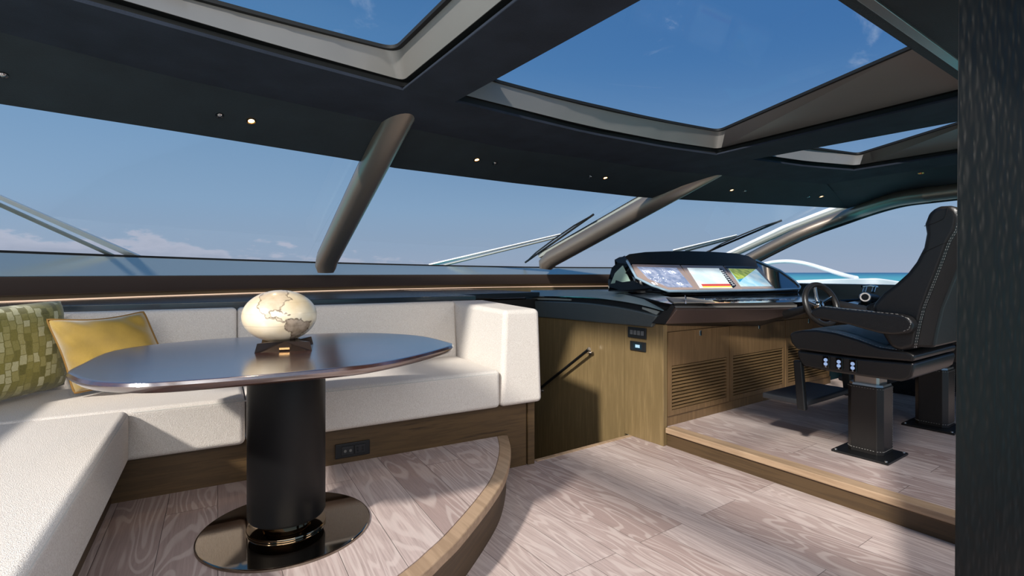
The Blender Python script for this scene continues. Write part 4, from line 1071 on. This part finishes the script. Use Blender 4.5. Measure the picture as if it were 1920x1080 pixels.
# ================================================================== HELM SEATS
UN, UF = 2.66, 3.208
def chair():
    root = thing('helm_chair', 'black leather helm chair with high back on a black pedestal, nearest the camera', 'chair', Vector((2.94,1.08,ZH)))
    near = lambda x, y, u=UN: onu(x, y, u)
    def slab(name, px, u0, u1, m, bev=.02, seg=4, parent=root, sm=True, inset=0):
        P = [near(x,y,UN) for x,y in px]; P = [Vector((u0,p.y,p.z)) for p in P]
        b = MB(); 
        if inset:
            c = sum(P, Vector())/len(P); k = (u1-u0)
            r1 = [Vector((u0,*(lerp(p,c,inset))[1:])) for p in P]; r2 = [Vector((u0+.03,p.y,p.z)) for p in P]; r3 = [Vector((u1-.03,p.y,p.z)) for p in P]; r4 = [Vector((u1,*(lerp(p,c,inset))[1:])) for p in P]
            b.loft([r1,r2,r3,r4])
        else: b.prism(P, (u1-u0,0,0))
        return b.build(name, m, parent, bevel=bev, seg=seg)
    # backrest
    front = [(1762,386),(1748,390),(1739,402),(1732,420),(1735,438),(1730,464),(1716,491),(1700,512),(1680,530),(1655,549),(1634,572),(1636,596),(1648,618),(1668,652),(1690,660)]
    back = [(1718,652),(1725,615),(1734,578),(1745,550),(1757,520),(1770,487),(1782,453),(1795,432),(1799,410),(1795,391),(1780,385)]
    slab('backrest', front+back, UN, UF, M_leather, .022, 4)
    rear = back[:-1]
    # rear shell panel standing proud behind the seam
    RP = [near(x,y) for x,y in rear]
    b = MB(); b.loft([[Vector((UN+.012,p.y+.01,p.z)), Vector((UF-.012,p.y+.01,p.z)), Vector((UF-.03,p.y-.055,p.z+.004)), Vector((UN+.03,p.y-.055,p.z+.004))] for p in RP])
    b.build('back_shell', M_leather, root, bevel=.012)
    b = MB()
    for dx in (-3.5, 0.):
        stitches(b, [near(x+dx,y,UN-.002) for x,y in smoothpts([Vector((x,y,0)) for x,y in rear],2) and [(p.x,p.y) for p in smoothpts([Vector((x,y,0)) for x,y in rear],2)]])
    b.build('stitching', M_stitch, root)
    # panel seams on the bolster
    b = MB(); b.tube([near(x,y,UN-.001) for x,y in ((1728,476),(1745,467),(1765,458),(1781,453))], .0015, 6); b.build('seam', M_blackgap, root)
    b = MB(); b.tube([near(x,y,UN-.001) for x,y in ((1733,424),(1752,418),(1768,411),(1774,402),(1777,388))], .0015, 6); b.build('seam', M_blackgap, root)
    # seat cushion
    sc1 = [(1479,629),(1484,623),(1503,619.5),(1530,619),(1566,624.6),(1607,637),(1649,652),(1701,660),(1716,668),(1712,679),(1607,670),(1545,662),(1493,655),(1483,643)]
    slab('seat_cushion', sc1, UN, UF, M_leather, .014, 4)
    b = MB(); stitches(b, [near(x,y,UN+.012)+Vector((0,0,.002)) for x,y in ((1560,622.5),(1585,628.5),(1607,635.5),(1630,644),(1649,651),(1700,659))]); b.build('stitching', M_stitch, root)
    # quilted insert on the seat
    ins = [(1500,621),(1530,620),(1562,625),(1600,636),(1645,652)]
    b = MB(); rings = []
    for x,y in ins:
        p = near(x,y); rings.append([Vector((UN+.10,p.y,p.z)), Vector((UF-.10,p.y,p.z)), Vector((UF-.12,p.y,p.z+.006)), Vector((UN+.12,p.y,p.z+.006))])
    b.loft(rings); b.build('seat_insert', M_leather2, root, bevel=.004)
    # base shell
    sh1 = [(1493,657),(1545,664),(1607,672),(1712,681),(1714,690),(1709,707),(1700,713),(1687,716),(1628,708),(1560,698),(1507,688),(1500,682),(1494,668)]
    slab('base_shell', sh1, UN+.004, UF-.004, M_leather, .012, 4)
    # three lit rocker switches
    for cx_, cy_ in ((1549.5,678.5),(1574,682),(1600,686)):
        c = near(cx_,cy_,UN+.003); 
        s = MB().box((UN-.004,c.y-.0155,c.z-.028),(UN+.006,c.y+.0155,c.z+.030)).build('switch', M_gloss, root, bevel=.003)
        for dz in (.010,-.009):
            MB().lathe([(.0001,0),(.0085,0),(.0085,.002),(.0001,.002)], Vector((UN-.004,c.y,c.z+dz)), 20, (-1,0,0)).build('button', em('pale_blue_button', (.42,.58,.9), .4), s)
        MB().box((UN-.005,c.y-.003,c.z-.024),(UN-.003,c.y+.003,c.z-.021)).build('indicator', M_white, s)
    # armrests
    ar = [(1524,588),(1528,580),(1545,574),(1600,580),(1650,585),(1690,589),(1708,594),(1718,606),(1716,618),(1706,625),(1680,627),(1655,624.6),(1617,614),(1597,608),(1534,596)]
    P = [near(x,y,UN-.035) for x,y in ar]
    for u0_, u1_ in ((UN-.07,UN-.004),(UF+.004,UF+.07)):
        sh = 0 if u0_ < 3 else 0
        b = MB(); b.prism([Vector((u0_,p.y,p.z)) for p in P], (u1_-u0_,0,0)); b.build('armrest', M_leather, root, bevel=.014, seg=4)
    b = MB(); stitches(b, [near(x,y,UN-.07)+Vector((.008,0,.004)) for x,y in ((1546,577),(1600,583),(1650,588),(1690,592))], .010, .008, .0011)
    stitches(b, [near(x,y,UN-.072) for x,y in ((1690,592),(1702,597),(1708,606),(1704,617),(1692,622))], .008, .006, .0010); b.build('stitching', M_stitch, root)
    # pedestal
    cu, cf, hw = 2.955, 1.085, .078
    def oct_(h, z, ch=.022):
        return [Vector((cu+x,cf+y,z)) for x,y in ((-h,-h+ch),(-h+ch,-h),(h-ch,-h),(h,-h+ch),(h,h-ch),(h-ch,h),(-h+ch,h),(-h,h-ch))]
    zt = .445
    b = MB(); b.loft([oct_(hw,ZH+.01),oct_(hw,zt)]); b.build('pedestal', M_leather, root, bevel=.003)
    b = MB()
    for z in (ZH+.03, zt-.008): 
        P8 = oct_(hw+.001,z); stitches(b, P8+[P8[0]])
    b.tube([], .001) if False else None
    for q_ in (Vector((cu+hw-.03,cf-hw-.001,0)),): stitches(b, [q_+Vector((0,0,ZH+.03)), q_+Vector((0,0,zt-.01))])
    b.build('stitching', M_stitch, root)
    b = MB(); b.loft([oct_(hw-.004,zt),oct_(hw-.006,zt+.010)]); b.loft([oct_(hw-.022,zt+.010,.01),oct_(hw-.022,.50,.01)]); b.build('collar', M_silver, root)
    MB().box((2.93-.123,1.08-.123,ZH+.001),(2.93+.123,1.08+.123,ZH+.011)).build('base_plate', M_black, root, bevel=.002)
    for sx_ in (-1,1):
        for sy_ in (-1,1): MB().lathe([(.0001,.004),(.006,.004),(.007,0),(.0001,0)][::-1], (2.93+sx_*.108,1.08+sy_*.108,ZH+.011), 12).build('bolt', M_silver, root)
    # foot rest
    f0, f1, zf = 1.283, 1.465, .362
    MB().box((UN+.03,f0-.02,zf-.03),(UF-.03,f1+.03,zf)).build('footrest', mat('footrest_rubber', lin((44,46,50)), .5), root, bevel=.010)
    b = MB(); stitches(b, [Vector((UN+.034,f0,zf-.004)), Vector((UN+.034,f1+.02,zf-.004))]); b.build('stitching', M_stitch, root)
    for u_ in (UN+.0, UF-.03):
        b = MB(); b.hexa([Vector(p) for p in ((u_,f0-.025,zf-.045),(u_+.03,f0-.025,zf-.045),(u_+.03,f0+.015,zf-.045),(u_,f0+.015,zf-.045),(u_,f0-.005,.56),(u_+.03,f0-.005,.56),(u_+.03,f0+.035,.56),(u_,f0+.035,.56))]); b.build('footrest_bracket', M_black, root, bevel=.006)
    return root
ch1 = chair()
def copy_tree(o, parent=None):
    c = o.copy(); C.objects.link(c)
    if parent: c.parent = parent
    for ch in list(o.children): copy_tree(ch, c)
    return c
ch2 = copy_tree(ch1); ch2.location = ch1.location + Vector((.82,-.03,0))
ch2['label'] = 'black leather helm chair on a pedestal, farther one half hidden behind the first'
for o_ in (ch1, ch2): o_['group'] = 'helm chairs on the raised platform'

# ================================================================== CEILING LIGHTS
lit = [(471,226,11),(894,299,8),(1135,333,6.5),(1372,356,5),(1540,368,4.5)]
sens = [(5,140,11),(412,216,10),(928,306,6),(1107,331,5),(1397,358,5),(1516,369,4)]
def hit(x, y):
    r = ray(x, y); h = bvh.ray_cast(O, r.normalized())
    if h[0] is None: p = onz(x,y,1.74); return p, Vector((0,0,-1))
    n = h[1]
    if n.z > 0: n = -n
    return h[0], n
ords = ['nearest the camera, left of the first mullion', 'just right of the first mullion', 'left of the second mullion', 'first right of the second mullion', 'beside the starboard pillar']
for i, (x, y, rp_) in enumerate(lit):
    p, n = hit(x, y); rr_ = .0165
    t = thing('ceiling_spotlight', 'small warm glowing ceiling spotlight with gold ring, ' + ords[i], 'ceiling light', p, 'ceiling spotlights over the windscreen')
    MB().lathe([(rr_*.75,.001),(rr_*.8,.004),(rr_*1.15,.005),(rr_*1.2,.0),(rr_*.75,-.002)], p, 24, n).build('ring', mat('gold_ring', lin((235,170,100)), .15, metal=1), t)
    MB().lathe([(.0001,.002),(rr_*.7,.002),(rr_*.75,0),(.0001,0)][::-1], p, 20, n).build('lamp', M_lamp if i < 3 else em('warm_lamp_dim', (1,.7,.42), 3.0), t)
    if i < 3:
        ld = bpy.data.lights.new('spot_glow', 'SPOT'); ld.energy = 3.0; ld.color = (1,.72,.45); ld.spot_size = R(80); ld.shadow_soft_size = .02
        lo = bpy.data.objects.new('spot_glow', ld); C.objects.link(lo); lo.location = p + n*.02; lo.rotation_euler = n.to_track_quat('-Z','Y').to_euler()
p = onz(1727,324,1.705); p = onz(1727,324,1.71); 
t = thing('ceiling_spotlight', 'tiny unlit gold ringed spotlight in the starboard side ceiling', 'ceiling light', p)
MB().lathe([(.010,.0),(.012,.004),(.018,.004),(.020,-.002),(.01,-.004)], p+Vector((0,0,-.004)), 24, (0,0,-1)).build('ring', MATS['gold_ring'], t)
MB().lathe([(.0001,.001),(.011,.001),(.011,-.002),(.0001,-.002)], p+Vector((0,0,-.004)), 16, (0,0,-1)).build('lamp', M_silver, t)
so_ = ['at the far left of the ceiling', 'left of the spotlight nearest the camera', 'right of the second spotlight', 'left of the third spotlight', 'right of the fourth spotlight', 'left of the spotlight by the starboard pillar']
for i, (x, y, rp_) in enumerate(sens):
    p, n = hit(x, y); rr_ = .0145
    t = thing('ceiling_nozzle', 'small round black chrome ceiling fitting, ' + so_[i], 'ceiling fitting', p, 'black ceiling fittings over the windscreen')
    MB().lathe([(rr_*.7,.001),(rr_,.004),(rr_*1.1,0),(rr_*.7,-.002)], p, 24, n).build('ring', M_gloss, t)
    MB().lathe([(.0001,.006),(rr_*.4,.005),(rr_*.72,.001),(.0001,-.001)][::-1], p, 20, n).build('dome', M_chrome, t)

# ================================================================== WIPERS
def plane3(a, b_, c): 
    a, b_, c = Vector(a), Vector(b_), Vector(c); n = (b_-a).cross(c-a).normalized(); n = n if n.y > 0 else -n; return a+n*.05, n
def wiper(label, pl_, arm, blade, wid=.02, dbl=None):
    p0_, n0 = pl_; W = lambda x, y, o_=0.: onpl(x, y, p0_+n0*o_, n0)
    t = thing('windscreen_wiper', label, 'wiper', W(*arm[0]), 'windscreen wipers')
    A_, B_ = W(*arm[0],.03), W(*arm[1],.03)
    side = (B_-A_).cross(n0).normalized()
    b = MB(); b.hexa([A_-side*wid, A_+side*wid, A_+side*wid+n0*.015, A_-side*wid+n0*.015, B_-side*wid*.55, B_+side*wid*.55, B_+side*wid*.55+n0*.01, B_-side*wid*.55+n0*.01]); b.build('arm', M_white, t, bevel=.003)
    if dbl:
        A2_, B2_ = W(*dbl[0],.03), W(*dbl[1],.03)
        b = MB(); b.hexa([A2_-side*wid*.5, A2_+side*wid*.5, A2_+side*wid*.5+n0*.015, A2_-side*wid*.5+n0*.015, B2_-side*wid*.5, B2_+side*wid*.5, B2_+side*wid*.5+n0*.01, B2_-side*wid*.5+n0*.01]); b.build('link_rod', M_strip, t, bevel=.003)
    if blade:
        c0, c1 = W(*blade[0]), W(*blade[1])
        MB().tube([c0,c1], .010, 8).build('blade', M_blackgap, t)
        d_ = (c1-c0); cs = (d_.cross(n0)).normalized()*.035
        if cs.z < 0: cs = -cs
        MB().tube([lerp(c0,c1,.03), lerp(c0,c1,.22)+cs, lerp(c0,c1,.5)+cs*1.25, lerp(c0,c1,.78)+cs, lerp(c0,c1,.98)], .007, 8).build('blade_bridge', M_black, t)
plc = plane3((2.1,4.26,1.06),(3.1,4.16,1.05),(2.1,2.95,1.66))
pls = plane3((3.12,4.14,1.05),(5.1,3.25,1.05),(4.2,2.75,1.66))
plp = plane3((1.0,4.14,1.07),(-1.0,3.25,1.09),(0.0,2.78,1.66))
wiper('white windscreen wiper with black blade leaning against the second mullion', plc, ((805,499),(1052,440)), ((985,492),(1113,402)), .022, ((832,499),(1046,446)))
wiper('smaller windscreen wiper behind the instrument pod, before the starboard pillar', pls, ((1262,472),(1382,442)), ((1325,473),(1466,413)), .022, ((1285,472),(1380,446)))
wiper('thick white windscreen wiper arm crossing the far left pane', plp, ((262,486),(-30,358)), None, .019, ((222,486),(-30,372)))
